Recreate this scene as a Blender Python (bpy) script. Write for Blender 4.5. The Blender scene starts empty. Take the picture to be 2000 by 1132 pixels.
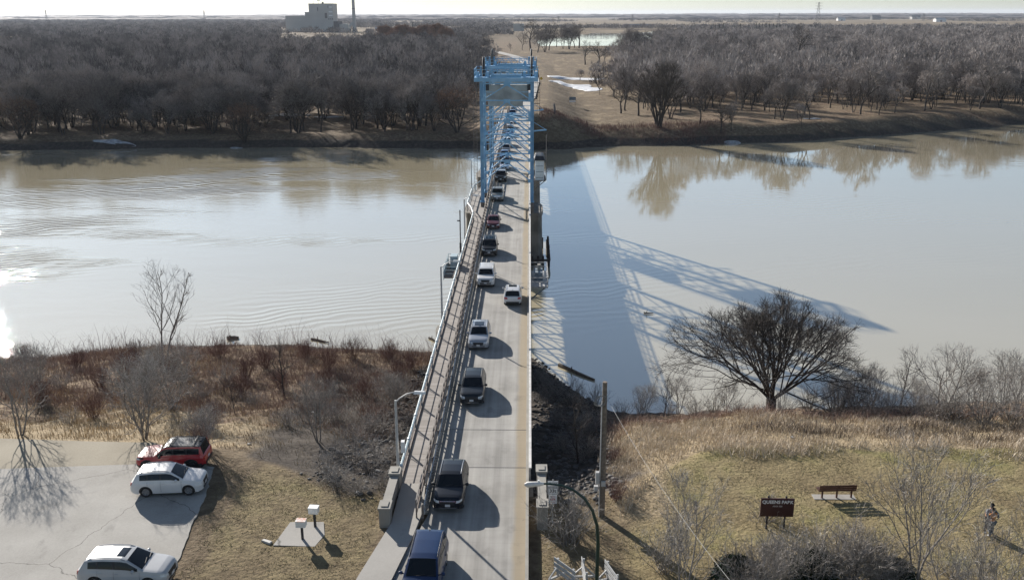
import bpy, bmesh, math, random
import numpy as np
from mathutils import Vector, Matrix
from mathutils.bvhtree import BVHTree
R = math.radians
# ------------------------------------------------------------------ camera, sky, sun, exposure
scene = bpy.context.scene
CAM_Z = 28.4
cam_d = bpy.data.cameras.new('camera'); cam = bpy.data.objects.new('camera', cam_d)
scene.collection.objects.link(cam); scene.camera = cam
cam_d.sensor_width = 36.0; cam_d.lens = 32.4; cam_d.clip_start = 0.5; cam_d.clip_end = 60000
cam.matrix_world = (Matrix.Translation((0, 0, CAM_Z)) @ Matrix.Rotation(R(1.1), 4, 'Z')
                    @ Matrix.Rotation(R(90 - 16.67), 4, 'X') @ Matrix.Rotation(R(-0.14), 4, 'Z'))
SUN_EL, SUN_AZ = 21.3, 33.5            # azimuth measured from +Y towards -X
sun_dir = Vector((-math.sin(R(SUN_AZ)) * math.cos(R(SUN_EL)), math.cos(R(SUN_AZ)) * math.cos(R(SUN_EL)), math.sin(R(SUN_EL))))
w = bpy.data.worlds.new('World'); scene.world = w; w.use_nodes = True
nt = w.node_tree; nt.nodes.clear()
sky = nt.nodes.new('ShaderNodeTexSky'); sky.sky_type = 'NISHITA'; sky.sun_disc = False
sky.sun_elevation = R(SUN_EL); sky.sun_rotation = R(-SUN_AZ); sky.air_density = 1.0; sky.dust_density = .25; sky.ozone_density = 2.5
sky.altitude = 200
bg = nt.nodes.new('ShaderNodeBackground'); bg.inputs['Strength'].default_value = 0.058
wo = nt.nodes.new('ShaderNodeOutputWorld')
hs = nt.nodes.new('ShaderNodeHueSaturation'); hs.inputs['Saturation'].default_value = .70
nt.links.new(sky.outputs[0], hs.inputs['Color']); tn = nt.nodes.new('ShaderNodeMix'); tn.data_type = 'RGBA'; tn.blend_type = 'MULTIPLY'; tn.inputs[0].default_value = 1; tn.inputs[7].default_value = (.90, .985, 1.07, 1)
nt.links.new(hs.outputs[0], tn.inputs[6]); nt.links.new(tn.outputs[2], bg.inputs[0]); nt.links.new(bg.outputs[0], wo.inputs[0])
sd = bpy.data.lights.new('sun', 'SUN'); sd.energy = 5.0; sd.angle = R(0.55); sd.color = (1.0, 0.94, 0.87)
so = bpy.data.objects.new('sun', sd); scene.collection.objects.link(so)
so.rotation_euler = sun_dir.to_track_quat('Z', 'Y').to_euler(); so.location = (0, 0, 200)
vs = scene.view_settings; vs.view_transform = 'Standard'; vs.look = 'None'; vs.exposure = 0.80; vs.gamma = 1.0
vs.use_curve_mapping = False
scene.cycles.max_bounces = 5; scene.cycles.diffuse_bounces = 2; scene.cycles.glossy_bounces = 3
scene.cycles.transmission_bounces = 2; scene.cycles.volume_bounces = 0; scene.cycles.transparent_max_bounces = 6
scene.cycles.caustics_reflective = False; scene.cycles.caustics_refractive = False
WZ = -9.0                               # water level
# ------------------------------------------------------------------ materials
M = {}
def nd(nt, t, **k):
    n = nt.nodes.new(t)
    for a, b in k.items(): setattr(n, a, b)
    return n
def newmat(name):
    m = bpy.data.materials.new(name); m.use_nodes = True; M[name] = m
    return m, m.node_tree, m.node_tree.nodes['Principled BSDF']
def mat(name, col, rough=0.6, metal=0.0, var=0.15, scale=3.0, bump=0.0, bscale=20.0, spec=0.5, coat=0.0, col2=None):
    m, t, b = newmat(name)
    b.inputs['Roughness'].default_value = rough; b.inputs['Metallic'].default_value = metal
    b.inputs['Specular IOR Level'].default_value = spec
    if coat: b.inputs['Coat Weight'].default_value = coat; b.inputs['Coat Roughness'].default_value = 0.04
    tc = nd(t, 'ShaderNodeTexCoord')
    n = nd(t, 'ShaderNodeTexNoise'); n.inputs['Scale'].default_value = scale; n.inputs['Detail'].default_value = 5
    t.links.new(tc.outputs['Object'], n.inputs['Vector'])
    mx = nd(t, 'ShaderNodeMix', data_type='RGBA')
    c2 = col2 or tuple(min(1, c * (1 + var)) for c in col); c1 = col if col2 else tuple(c * (1 - var) for c in col)
    mx.inputs[6].default_value = (*c1, 1); mx.inputs[7].default_value = (*c2, 1)
    rp = nd(t, 'ShaderNodeMapRange'); rp.inputs[1].default_value = 0.35; rp.inputs[2].default_value = 0.65
    t.links.new(n.outputs[0], rp.inputs[0]); t.links.new(rp.outputs[0], mx.inputs[0])
    t.links.new(mx.outputs[2], b.inputs['Base Color'])
    if bump:
        n2 = nd(t, 'ShaderNodeTexNoise'); n2.inputs['Scale'].default_value = bscale; n2.inputs['Detail'].default_value = 4
        t.links.new(tc.outputs['Object'], n2.inputs['Vector'])
        bp = nd(t, 'ShaderNodeBump'); bp.inputs['Strength'].default_value = bump; bp.inputs['Distance'].default_value = 0.03
        t.links.new(n2.outputs[0], bp.inputs['Height']); t.links.new(bp.outputs[0], b.inputs['Normal'])
    return m
def attrmat(name, c1, c2, rough=0.85, spec=0.15, obj=0):
    """colour varies from blade to blade / twig to twig by a stored random value"""
    m, t, b = newmat(name)
    b.inputs['Roughness'].default_value = rough; b.inputs['Specular IOR Level'].default_value = spec
    a = nd(t, 'ShaderNodeAttribute', attribute_name='rnd')
    mx = nd(t, 'ShaderNodeMix', data_type='RGBA'); mx.inputs[6].default_value = (*c1, 1); mx.inputs[7].default_value = (*c2, 1)
    src = a.outputs['Fac']
    if obj:   # each tree also has its own shade
        oi = nd(t, 'ShaderNodeObjectInfo'); mm = nd(t, 'ShaderNodeMath', operation='MULTIPLY'); mm.inputs[1].default_value = 1 - obj; t.links.new(src, mm.inputs[0])
        ma = nd(t, 'ShaderNodeMath', operation='MULTIPLY_ADD'); ma.inputs[1].default_value = obj; t.links.new(oi.outputs['Random'], ma.inputs[0]); t.links.new(mm.outputs[0], ma.inputs[2]); src = ma.outputs[0]
    t.links.new(src, mx.inputs[0]); t.links.new(mx.outputs[2], b.inputs['Base Color'])
    return m
# ------------------------------------------------------------------ object helpers
COL = scene.collection.objects
def tag(o, label=None, cat=None, group=None, kind=None):
    if label: o['label'] = label
    if cat: o['category'] = cat
    if group: o['group'] = group
    if kind: o['kind'] = kind
    return o
def empty(name, loc=(0, 0, 0), rz=0, label=None, cat=None, group=None):
    o = bpy.data.objects.new(name, None); COL.link(o); o.location = loc; o.rotation_euler = (0, 0, rz); o.empty_display_size = 0.3
    return tag(o, label, cat, group)
def link(name, me, mats, parent=None, smooth=False):
    o = bpy.data.objects.new(name, me); COL.link(o)
    if mats:
        if not isinstance(mats, (list, tuple)): mats = [mats]
        for m in mats: me.materials.append(M[m] if isinstance(m, str) else m)
    if smooth:
        me.shade_smooth()
        try: me.set_sharp_from_angle(angle=R(35))
        except Exception: pass
    if parent is not None: o.parent = parent
    return o
def npmesh(name, V, F, rnd=None, smooth=False):
    """V (n,3), F (m,k) arrays -> mesh; rnd = one value per vertex"""
    V = np.asarray(V, dtype=np.float32); F = np.asarray(F, dtype=np.int32); k = F.shape[1]
    me = bpy.data.meshes.new(name); me.vertices.add(len(V)); me.vertices.foreach_set('co', V.ravel())
    me.loops.add(F.size); me.loops.foreach_set('vertex_index', F.ravel())
    me.polygons.add(len(F)); me.polygons.foreach_set('loop_start', np.arange(0, F.size, k, dtype=np.int32))
    me.polygons.foreach_set('loop_total', np.full(len(F), k, dtype=np.int32))
    if smooth: me.polygons.foreach_set('use_smooth', np.ones(len(F), dtype=bool))
    if rnd is not None:
        a = me.attributes.new('rnd', 'FLOAT', 'POINT'); a.data.foreach_set('value', np.asarray(rnd, dtype=np.float32))
    me.update(calc_edges=True)
    return me
class MB:
    """collects shapes into one mesh"""
    def __init__(s): s.v = []; s.f = []; s.m = []; s.cur = 0; s.pc = []
    def add(s, vs, fs):
        o = len(s.v); s.pc.append((o, len(vs), len(s.f), len(fs))); s.v += [tuple(v) for v in vs]; s.f += [tuple(i + o for i in f) for f in fs]; s.m += [s.cur] * len(fs); return s
    def box(s, x0, x1, y0, y1, z0, z1):
        vs = [(x, y, z) for z in (z0, z1) for y in (y0, y1) for x in (x0, x1)]
        return s.add(vs, [(0, 2, 3, 1), (4, 5, 7, 6), (0, 1, 5, 4), (2, 6, 7, 3), (0, 4, 6, 2), (1, 3, 7, 5)])
    def bar(s, a, b, w, h=None, up=(0, 0, 1)):
        """rectangular bar from a to b"""
        h = h or w; a = Vector(a); b = Vector(b); d = (b - a)
        if d.length < 1e-6: return s
        d.normalize(); u = Vector(up)
        if abs(d.dot(u)) > 0.98: u = Vector((0, 1, 0))
        r = d.cross(u).normalized(); u = r.cross(d).normalized(); r *= w / 2; u *= h / 2
        vs = [p + q for p in (a, b) for q in (-r - u, r - u, r + u, -r + u)]
        return s.add(vs, [(3, 2, 1, 0), (4, 5, 6, 7), (0, 1, 5, 4), (1, 2, 6, 5), (2, 3, 7, 6), (3, 0, 4, 7)])
    def tube(s, pts, r, n=8, cap=True):
        pts = [Vector(p) for p in pts]; rs = r if isinstance(r, (list, tuple)) else [r] * len(pts)
        vs = []; prev = None
        for i, p in enumerate(pts):
            d = (pts[min(i + 1, len(pts) - 1)] - pts[max(i - 1, 0)]).normalized()
            if prev is None: a = d.orthogonal().normalized()
            else:
                a = prev - d * prev.dot(d)
                a = a.normalized() if a.length > 1e-5 else d.orthogonal().normalized()
            prev = a; b = d.cross(a)
            for k in range(n):
                t = 2 * math.pi * k / n; vs.append(p + (a * math.cos(t) + b * math.sin(t)) * rs[i])
        fs = [(i * n + k, i * n + (k + 1) % n, (i + 1) * n + (k + 1) % n, (i + 1) * n + k) for i in range(len(pts) - 1) for k in range(n)]
        if cap: fs += [tuple(reversed(range(n))), tuple(range((len(pts) - 1) * n, len(pts) * n))]
        return s.add(vs, fs)
    def prism(s, poly, z0, z1):
        """polygon in XY (ccw) extruded"""
        n = len(poly); vs = [(x, y, z0) for x, y in poly] + [(x, y, z1) for x, y in poly]
        return s.add(vs, [tuple(reversed(range(n))), tuple(range(n, 2 * n))] + [(i, (i + 1) % n, n + (i + 1) % n, n + i) for i in range(n)])
    def lathe(s, prof, axis='X', n=24, c=(0, 0, 0)):
        """prof = [(along, radius)]"""
        vs = []
        for a, r in prof:
            for k in range(n):
                t = 2 * math.pi * k / n; p = (a, r * math.cos(t), r * math.sin(t))
                if axis == 'Z': p = (p[1], p[2], p[0])
                if axis == 'Y': p = (p[2], p[0], p[1])
                vs.append((p[0] + c[0], p[1] + c[1], p[2] + c[2]))
        fs = [(i * n + k, i * n + (k + 1) % n, (i + 1) * n + (k + 1) % n, (i + 1) * n + k) for i in range(len(prof) - 1) for k in range(n)]
        return s.add(vs, fs)
    def xform(s, mx): s.v = [tuple(mx @ Vector(v)) for v in s.v]; return s
    def build(s, name, mats, parent=None, smooth=False):
        me = bpy.data.meshes.new(name); me.from_pydata(s.v, [], s.f); me.update()
        bm = bmesh.new(); bm.from_mesh(me)
        for i, f in enumerate(bm.faces): f.material_index = s.m[i]
        bmesh.ops.recalc_face_normals(bm, faces=bm.faces); bm.to_mesh(me); bm.free()
        return link(name, me, mats, parent, smooth)
def build_each(mb, name, m, parent, smooth=False, group=1, limit=100):
    """every shape (or every `group` shapes) of the collector becomes a part of its own; past the limit the rest is one part"""
    pcs = [mb.pc[i:i + group] for i in range(0, len(mb.pc), group)]
    def one(lst, nm):
        b = MB()
        for o, nv, fo, nf in lst: b.add(mb.v[o:o + nv], [tuple(i - o for i in f) for f in mb.f[fo:fo + nf]])
        return b.build(nm, m, parent, smooth)
    for l in pcs[:limit]: one(l, name)
    if len(pcs) > limit: tag(one([x for l in pcs[limit:] for x in l], name), kind='stuff')
def ordw(n):
    a = ['', 'first', 'second', 'third', 'fourth', 'fifth', 'sixth', 'seventh', 'eighth', 'ninth', 'tenth', 'eleventh', 'twelfth', 'thirteenth', 'fourteenth', 'fifteenth', 'sixteenth', 'seventeenth', 'eighteenth', 'nineteenth']
    if n < 20: return a[n]
    t = n // 10; return ('', '', 'twentieth', 'thirtieth', 'fortieth', 'fiftieth', 'sixtieth')[t] if n % 10 == 0 else ('', '', 'twenty', 'thirty', 'forty', 'fifty', 'sixty')[t] + '-' + a[n % 10]
def copy_tree(o, parent=None):
    c = o.copy(); COL.link(c)
    if parent is not None: c.parent = parent
    for ch in list(o.children): copy_tree(ch, c)
    return c
# the calibrated view, used only to read ground positions off the photograph while placing real objects
_c, _s = math.cos(R(0.14)), math.sin(R(0.14))
def P(px, py, z=0.0):
    """point where the sight line through photo pixel (px, py) meets the level z"""
    u, v = (px - 1000) / 1800., (566 - py) / 1800.
    d = cam.matrix_world.to_3x3() @ Vector((u, v, -1)); t = (z - CAM_Z) / d.z
    return Vector((d.x * t, d.y * t, z))
def sstep(a, b, x):
    t = np.clip((x - a) / (b - a), 0, 1); return t * t * (3 - 2 * t)
def vnoise(x, y, seed=0):
    """smooth value noise, vectorised, about -1..1"""
    xi = np.floor(x).astype(np.int64); yi = np.floor(y).astype(np.int64); xf = x - xi; yf = y - yi
    def h(a, b):
        n = (a * 374761393 + b * 668265263 + seed * 974634777) & 0x7fffffff
        n = ((n ^ (n >> 13)) * 1274126177) & 0x7fffffff
        return ((n ^ (n >> 16)) & 0xffff) / 32767.5 - 1
    u = xf * xf * (3 - 2 * xf); v = yf * yf * (3 - 2 * yf)
    return (h(xi, yi) * (1 - u) + h(xi + 1, yi) * u) * (1 - v) + (h(xi, yi + 1) * (1 - u) + h(xi + 1, yi + 1) * u) * v
mat('concrete', (.30, .285, .25), .85, var=.12, scale=.8, bump=.3, bscale=12)
mat('pier_concrete', (.20, .185, .16), .9, var=.3, scale=.6, bump=.6, bscale=4)
mat('weight_concrete', (.34, .35, .34), .85, var=.22, scale=.7, bump=.3, bscale=6)
mat('sky_blue_paint', (.17, .38, .60), .5, col2=(.27, .48, .68), scale=.9, bump=.1)
mat('pale_blue_paint', (.30, .42, .47), .5, col2=(.48, .53, .54), scale=2.5)
mat('dark_steel', (.035, .035, .04), .5, var=.3)
mat('girder_paint', (.16, .20, .23), .6, var=.25, scale=1.0)
mat('rust_steel', (.16, .12, .10), .8, col2=(.24, .22, .20), scale=5)
mat('galvanised', (.42, .41, .39), .5, var=.2, scale=4)
mat('grey_paint', (.45, .45, .44), .5, var=.1)
mat('white_paint', (.75, .75, .73), .5, var=.06)
mat('rail_top', (.62, .60, .56), .6, var=.15, scale=3)
mat('green_paint', (.008, .034, .025), .4, var=.1)
mat('pole_wood', (.17, .14, .11), .9, var=.3, scale=6, bump=.5, bscale=30)
mat('weathered_wood', (.30, .27, .235), .9, var=.2, scale=4, bump=.4, bscale=25)
mat('bench_wood', (.075, .032, .02), .6, var=.2, scale=5)
mat('sign_maroon', (.045, .012, .014), .5, var=.1)
mat('sign_white', (.72, .73, .73), .5, var=.03)
mat('black_text', (.015, .015, .02), .6, var=0)
mat('red_text', (.40, .03, .03), .6, var=0)
mat('grey_text', (.6, .58, .58), .6, var=0)
mat('yellow_sign', (.65, .42, .03), .5, var=.05)
mat('red_sign', (.5, .03, .03), .5, var=.05)
mat('cable', (.22, .22, .21), .6, var=.1)
mat('glass', (.008, .011, .014), .06, var=.0, spec=.38)
mat('roof_glass', (.010, .013, .017), .05, var=.0, spec=.6)
mat('tyre', (.018, .018, .018), .85, var=.1)
mat('rim', (.38, .38, .39), .3, metal=.7, var=.05)
mat('dark_rim', (.06, .06, .065), .35, metal=.6, var=.05)
mat('trim_black', (.018, .018, .02), .55, var=.1)
mat('chrome', (.55, .55, .56), .18, metal=.9, var=.03)
mat('head_lamp', (.55, .58, .60), .12, var=.1, scale=15, spec=.8)
mat('tail_lamp', (.42, .015, .012), .18, var=.1)
mat('plate', (.62, .62, .62), .5, var=.03)
mat('far_wall', (.46, .45, .42), .85, var=.06, scale=.05)
mat('far_dark', (.10, .10, .10), .85, var=.1)
mat('far_blue', (.16, .24, .32), .7, var=.1)
mat('brick_red', (.14, .07, .055), .8, var=.2, scale=.2)
mat('dull_ice', (.36, .37, .38), .7, var=.3, scale=1)
mat('snow', (.66, .67, .68), .7, var=.15, scale=2, bump=.3, bscale=3)
mat('rock', (.10, .095, .088), .9, var=.4, scale=1.2, bump=.5, bscale=8)
mat('light_litter', (.42, .41, .38), .7, var=.1)
mat('drift_wood', (.16, .13, .10), .9, var=.25, scale=3)
mat('skin', (.35, .20, .15), .6, var=.05)
mat('hair', (.012, .010, .009), .6, var=.1)
mat('orange_coat', (.55, .22, .06), .8, var=.15, scale=8)
mat('black_cloth', (.012, .012, .014), .8, var=.1)
mat('jeans', (.10, .12, .14), .85, var=.2, scale=10)
mat('shoe', (.4, .4, .4), .7, var=.1)
def plaid():
    m, t, b = newmat('plaid'); b.inputs['Roughness'].default_value = .85
    tc = nd(t, 'ShaderNodeTexCoord'); ck = nd(t, 'ShaderNodeTexChecker'); ck.inputs['Scale'].default_value = 14
    ck.inputs[1].default_value = (.05, .055, .065, 1); ck.inputs[2].default_value = (.32, .32, .34, 1)
    t.links.new(tc.outputs['Object'], ck.inputs[0]); t.links.new(ck.outputs[0], b.inputs['Base Color'])
plaid()
attrmat('twig_grey', (.17, .155, .14), (.44, .405, .37))
attrmat('twig_dark', (.07, .06, .053), (.17, .145, .125))
attrmat('twig_pale', (.28, .26, .235), (.58, .545, .50))
attrmat('twig_wood', (.06, .056, .054), (.44, .395, .36), obj=.55)
attrmat('twig_woodright', (.10, .088, .08), (.54, .485, .445), obj=.55)
attrmat('mass_left', (.045, .042, .041), (.43, .39, .36))
attrmat('mass_right', (.075, .068, .063), (.56, .505, .465))
attrmat('twig_belt', (.04, .035, .034), (.17, .145, .13))
attrmat('twig_red', (.10, .055, .048), (.26, .16, .135))
attrmat('twig_orange', (.17, .10, .07), (.36, .23, .15))
attrmat('brush_brown', (.12, .075, .062), (.38, .28, .225))
attrmat('brush_dark', (.045, .035, .028), (.20, .165, .135))
attrmat('dry_straw', (.28, .21, .125), (.62, .50, .34))
attrmat('pale_straw', (.34, .28, .205), (.70, .61, .49))
attrmat('lawn_blade', (.15, .125, .06), (.36, .30, .16))
attrmat('conifer', (.010, .020, .012), (.03, .05, .028))
mat('bark_dark', (.055, .046, .040), .9, var=.3, scale=5, bump=.6, bscale=15)
mat('bark_grey', (.21, .19, .17), .9, var=.3, scale=5, bump=.5, bscale=15)
mat('bark_pale', (.22, .20, .185), .9, var=.25, scale=5)
PAINTS = dict(navy=(.006, .026, .085), blackblue=(.006, .009, .016), charcoal=(.012, .017, .023), silver=(.36, .38, .41),
              white=(.62, .62, .61), black=(.010, .010, .011), maroon=(.10, .012, .014), tan=(.30, .29, .26), bluewhite=(.50, .55, .64),
              red=(.42, .02, .025), grey=(.12, .13, .14), pearl=(.40, .41, .415), blue=(.03, .09, .22))
for k, c in PAINTS.items():
    dk_ = max(c) < .1; mat('paint_' + k, c, .32, metal=.35 if k in ('silver', 'tan', 'grey') else 0, var=.06, scale=1.2, coat=.22 if dk_ else .5, spec=.3 if dk_ else .5)

def zmat():
    """ground: zones (lawn, dry grass, brush soil, rock/mud) stored on the sheet, broken up by noise"""
    m, t, b = newmat('ground'); L = t.links
    b.inputs['Roughness'].default_value = .95; b.inputs['Specular IOR Level'].default_value = .1
    tc = nd(t, 'ShaderNodeTexCoord')
    at = nd(t, 'ShaderNodeAttribute', attribute_name='zone'); sp = nd(t, 'ShaderNodeSeparateColor'); L.new(at.outputs['Color'], sp.inputs[0])
    def noise(s, d=6, r=.6, stretch=None):
        n = nd(t, 'ShaderNodeTexNoise'); n.inputs['Scale'].default_value = s; n.inputs['Detail'].default_value = d; n.inputs['Roughness'].default_value = r
        src = tc.outputs['Object']
        if stretch:
            mp = nd(t, 'ShaderNodeMapping'); mp.inputs['Scale'].default_value = stretch; L.new(src, mp.inputs[0]); src = mp.outputs[0]
        L.new(src, n.inputs['Vector']); return n.outputs[0]
    def ramp(src, stops):
        r = nd(t, 'ShaderNodeValToRGB'); e = r.color_ramp.elements
        while len(e) < len(stops): e.new(.5)
        for i, (p, c) in enumerate(stops): e[i].position = p; e[i].color = (*c, 1)
        L.new(src, r.inputs[0]); return r.outputs[0]
    def mix(f, a, c):
        x = nd(t, 'ShaderNodeMix', data_type='RGBA'); L.new(f, x.inputs[0]); L.new(a, x.inputs[6]); L.new(c, x.inputs[7]); return x.outputs[2]
    fine = noise(1.1, 10, .72); mid = noise(.22, 6, .6); big = noise(.02, 6, .6, (.35, 1, 1)); grit = noise(7, 8, .75)
    base = ramp(fine, [(.3, (.09, .068, .045)), (.5, (.17, .13, .085)), (.72, (.27, .215, .145))])
    field = ramp(big, [(.36, (.085, .068, .048)), (.5, (.20, .155, .10)), (.62, (.30, .245, .165))])
    base = mix(sp.outputs[3] if len(sp.outputs) > 3 else mid, base, field) if False else base
    am = nd(t, 'ShaderNodeMath', operation='MULTIPLY'); L.new(at.outputs['Alpha'], am.inputs[0]); am.inputs[1].default_value = 1
    base = mix(am.outputs[0], base, field)
    lawn = ramp(grit, [(.3, (.12, .095, .045)), (.5, (.25, .205, .105)), (.7, (.40, .33, .19))])
    lawn2 = ramp(mid, [(.35, (.17, .125, .08)), (.52, (.31, .25, .14)), (.66, (.22, .21, .08))])
    x = nd(t, 'ShaderNodeMix', data_type='RGBA'); x.inputs[0].default_value = .6; L.new(lawn, x.inputs[6]); L.new(lawn2, x.inputs[7]); lawn = x.outputs[2]
    dry = ramp(grit, [(.3, (.16, .12, .075)), (.5, (.33, .26, .165)), (.7, (.50, .41, .28))])
    brush = ramp(fine, [(.3, (.07, .045, .034)), (.5, (.17, .12, .08)), (.66, (.36, .28, .18))])
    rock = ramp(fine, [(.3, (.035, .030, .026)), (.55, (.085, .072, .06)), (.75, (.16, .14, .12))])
    def mask(o, w=.25):
        a = nd(t, 'ShaderNodeMath', operation='MULTIPLY_ADD'); L.new(fine, a.inputs[0]); a.inputs[1].default_value = .9; 
        s2 = nd(t, 'ShaderNodeMath', operation='SUBTRACT'); L.new(o, s2.inputs[0]); s2.inputs[1].default_value = .45; L.new(s2.outputs[0], a.inputs[2])
        r = nd(t, 'ShaderNodeMapRange'); r.inputs[1].default_value = .5 - w; r.inputs[2].default_value = .5 + w; L.new(a.outputs[0], r.inputs[0]); return r.outputs[0]
    c = mix(mask(sp.outputs[0]), base, lawn); c = mix(mask(sp.outputs[1]), c, dry); c = mix(mask(sp.outputs[2]), c, brush)
    # rock mask rides in its own attribute
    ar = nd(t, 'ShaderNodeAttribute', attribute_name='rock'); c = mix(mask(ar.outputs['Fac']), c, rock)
    L.new(c, b.inputs['Base Color'])
    bp = nd(t, 'ShaderNodeBump'); bp.inputs['Strength'].default_value = .9; bp.inputs['Distance'].default_value = .16
    cl = noise(3.2, 6, .65); L.new(cl, bp.inputs['Height']); L.new(bp.outputs[0], b.inputs['Normal'])
zmat()
def watermat():
    m, t, b = newmat('river_water'); L = t.links
    b.inputs['IOR'].default_value = 3.6; b.inputs['Specular IOR Level'].default_value = .5
    tc = nd(t, 'ShaderNodeTexCoord')
    def noise(s, d, r, st, dist=0):
        mp = nd(t, 'ShaderNodeMapping'); mp.inputs['Scale'].default_value = st; L.new(tc.outputs['Object'], mp.inputs[0])
        n = nd(t, 'ShaderNodeTexNoise'); n.inputs['Scale'].default_value = s; n.inputs['Detail'].default_value = d; n.inputs['Roughness'].default_value = r
        n.inputs['Distortion'].default_value = dist
        L.new(mp.outputs[0], n.inputs['Vector']); return n.outputs[0]
    n1 = noise(.02, 4, .5, (1, 2.5, 1), .6)
    mx = nd(t, 'ShaderNodeMix', data_type='RGBA'); mx.inputs[6].default_value = (.53, .47, .32, 1); mx.inputs[7].default_value = (.60, .53, .375, 1)
    L.new(n1, mx.inputs[0]); L.new(mx.outputs[2], b.inputs['Base Color'])
    b.inputs['Roughness'].default_value = .02
    # rougher water in the current left of the bridge, calmer on the right
    sx = nd(t, 'ShaderNodeSeparateXYZ'); L.new(tc.outputs['Object'], sx.inputs[0])
    mr = nd(t, 'ShaderNodeMapRange'); mr.inputs[1].default_value = 25; mr.inputs[2].default_value = -70; mr.inputs[3].default_value = .10; mr.inputs[4].default_value = .85
    L.new(sx.outputs[0], mr.inputs[0])
    r1 = noise(1.6, 6, .65, (.5, 1.0, 1), .8); r2 = noise(.16, 3, .5, (.45, 1.3, 1), 1.6)
    mp = nd(t, 'ShaderNodeMapping'); mp.inputs['Rotation'].default_value = (0, 0, R(-20)); L.new(tc.outputs['Object'], mp.inputs[0])
    wv = nd(t, 'ShaderNodeTexWave', wave_type='BANDS', bands_direction='Y'); wv.inputs['Scale'].default_value = .17; wv.inputs['Distortion'].default_value = 14
    wv.inputs['Detail'].default_value = 2.5; wv.inputs['Detail Scale'].default_value = .5; L.new(mp.outputs[0], wv.inputs['Vector'])
    # the eddy lines stay in patches
    pm = noise(.03, 2, .5, (.6, 2, 1)); pr = nd(t, 'ShaderNodeMapRange'); pr.inputs[1].default_value = .48; pr.inputs[2].default_value = .62; L.new(pm, pr.inputs[0])
    def mul(a, b_, k=None):
        x = nd(t, 'ShaderNodeMath', operation='MULTIPLY'); L.new(a, x.inputs[0])
        if k is None: L.new(b_, x.inputs[1])
        else: x.inputs[1].default_value = k
        return x.outputs[0]
    def add(a, b_):
        x = nd(t, 'ShaderNodeMath', operation='ADD'); L.new(a, x.inputs[0]); L.new(b_, x.inputs[1]); return x.outputs[0]
    h = add(mul(r1, None, .036), mul(r2, None, .085)); h = add(h, mul(mul(r1, pr.outputs[0]), None, .012)); h = add(h, mul(mul(wv.outputs[1], pr.outputs[0]), None, .13)); h = mul(h, mr.outputs[0])
    bp = nd(t, 'ShaderNodeBump'); bp.inputs['Strength'].default_value = 1.0; bp.inputs['Distance'].default_value = .5
    L.new(h, bp.inputs['Height'])
    # silty water: turbid body under a strongly reflecting surface, balanced by Fresnel
    df = nd(t, 'ShaderNodeBsdfDiffuse'); L.new(mx.outputs[2], df.inputs['Color']); L.new(bp.outputs[0], df.inputs['Normal'])
    gl = nd(t, 'ShaderNodeBsdfGlossy'); gl.inputs['Roughness'].default_value = .02; gl.inputs['Color'].default_value = (1, .99, .98, 1); L.new(bp.outputs[0], gl.inputs['Normal'])
    fr = nd(t, 'ShaderNodeFresnel'); fr.inputs['IOR'].default_value = 2.4; L.new(bp.outputs[0], fr.inputs['Normal'])
    fm = nd(t, 'ShaderNodeMath', operation='MULTIPLY', use_clamp=True); L.new(fr.outputs[0], fm.inputs[0]); fm.inputs[1].default_value = 1.45
    ms = nd(t, 'ShaderNodeMixShader'); L.new(fm.outputs[0], ms.inputs[0]); L.new(df.outputs[0], ms.inputs[1]); L.new(gl.outputs[0], ms.inputs[2])
    out = [n for n in t.nodes if n.type == 'OUTPUT_MATERIAL'][0]; L.new(ms.outputs[0], out.inputs['Surface']); t.nodes.remove(b)
watermat()
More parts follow.
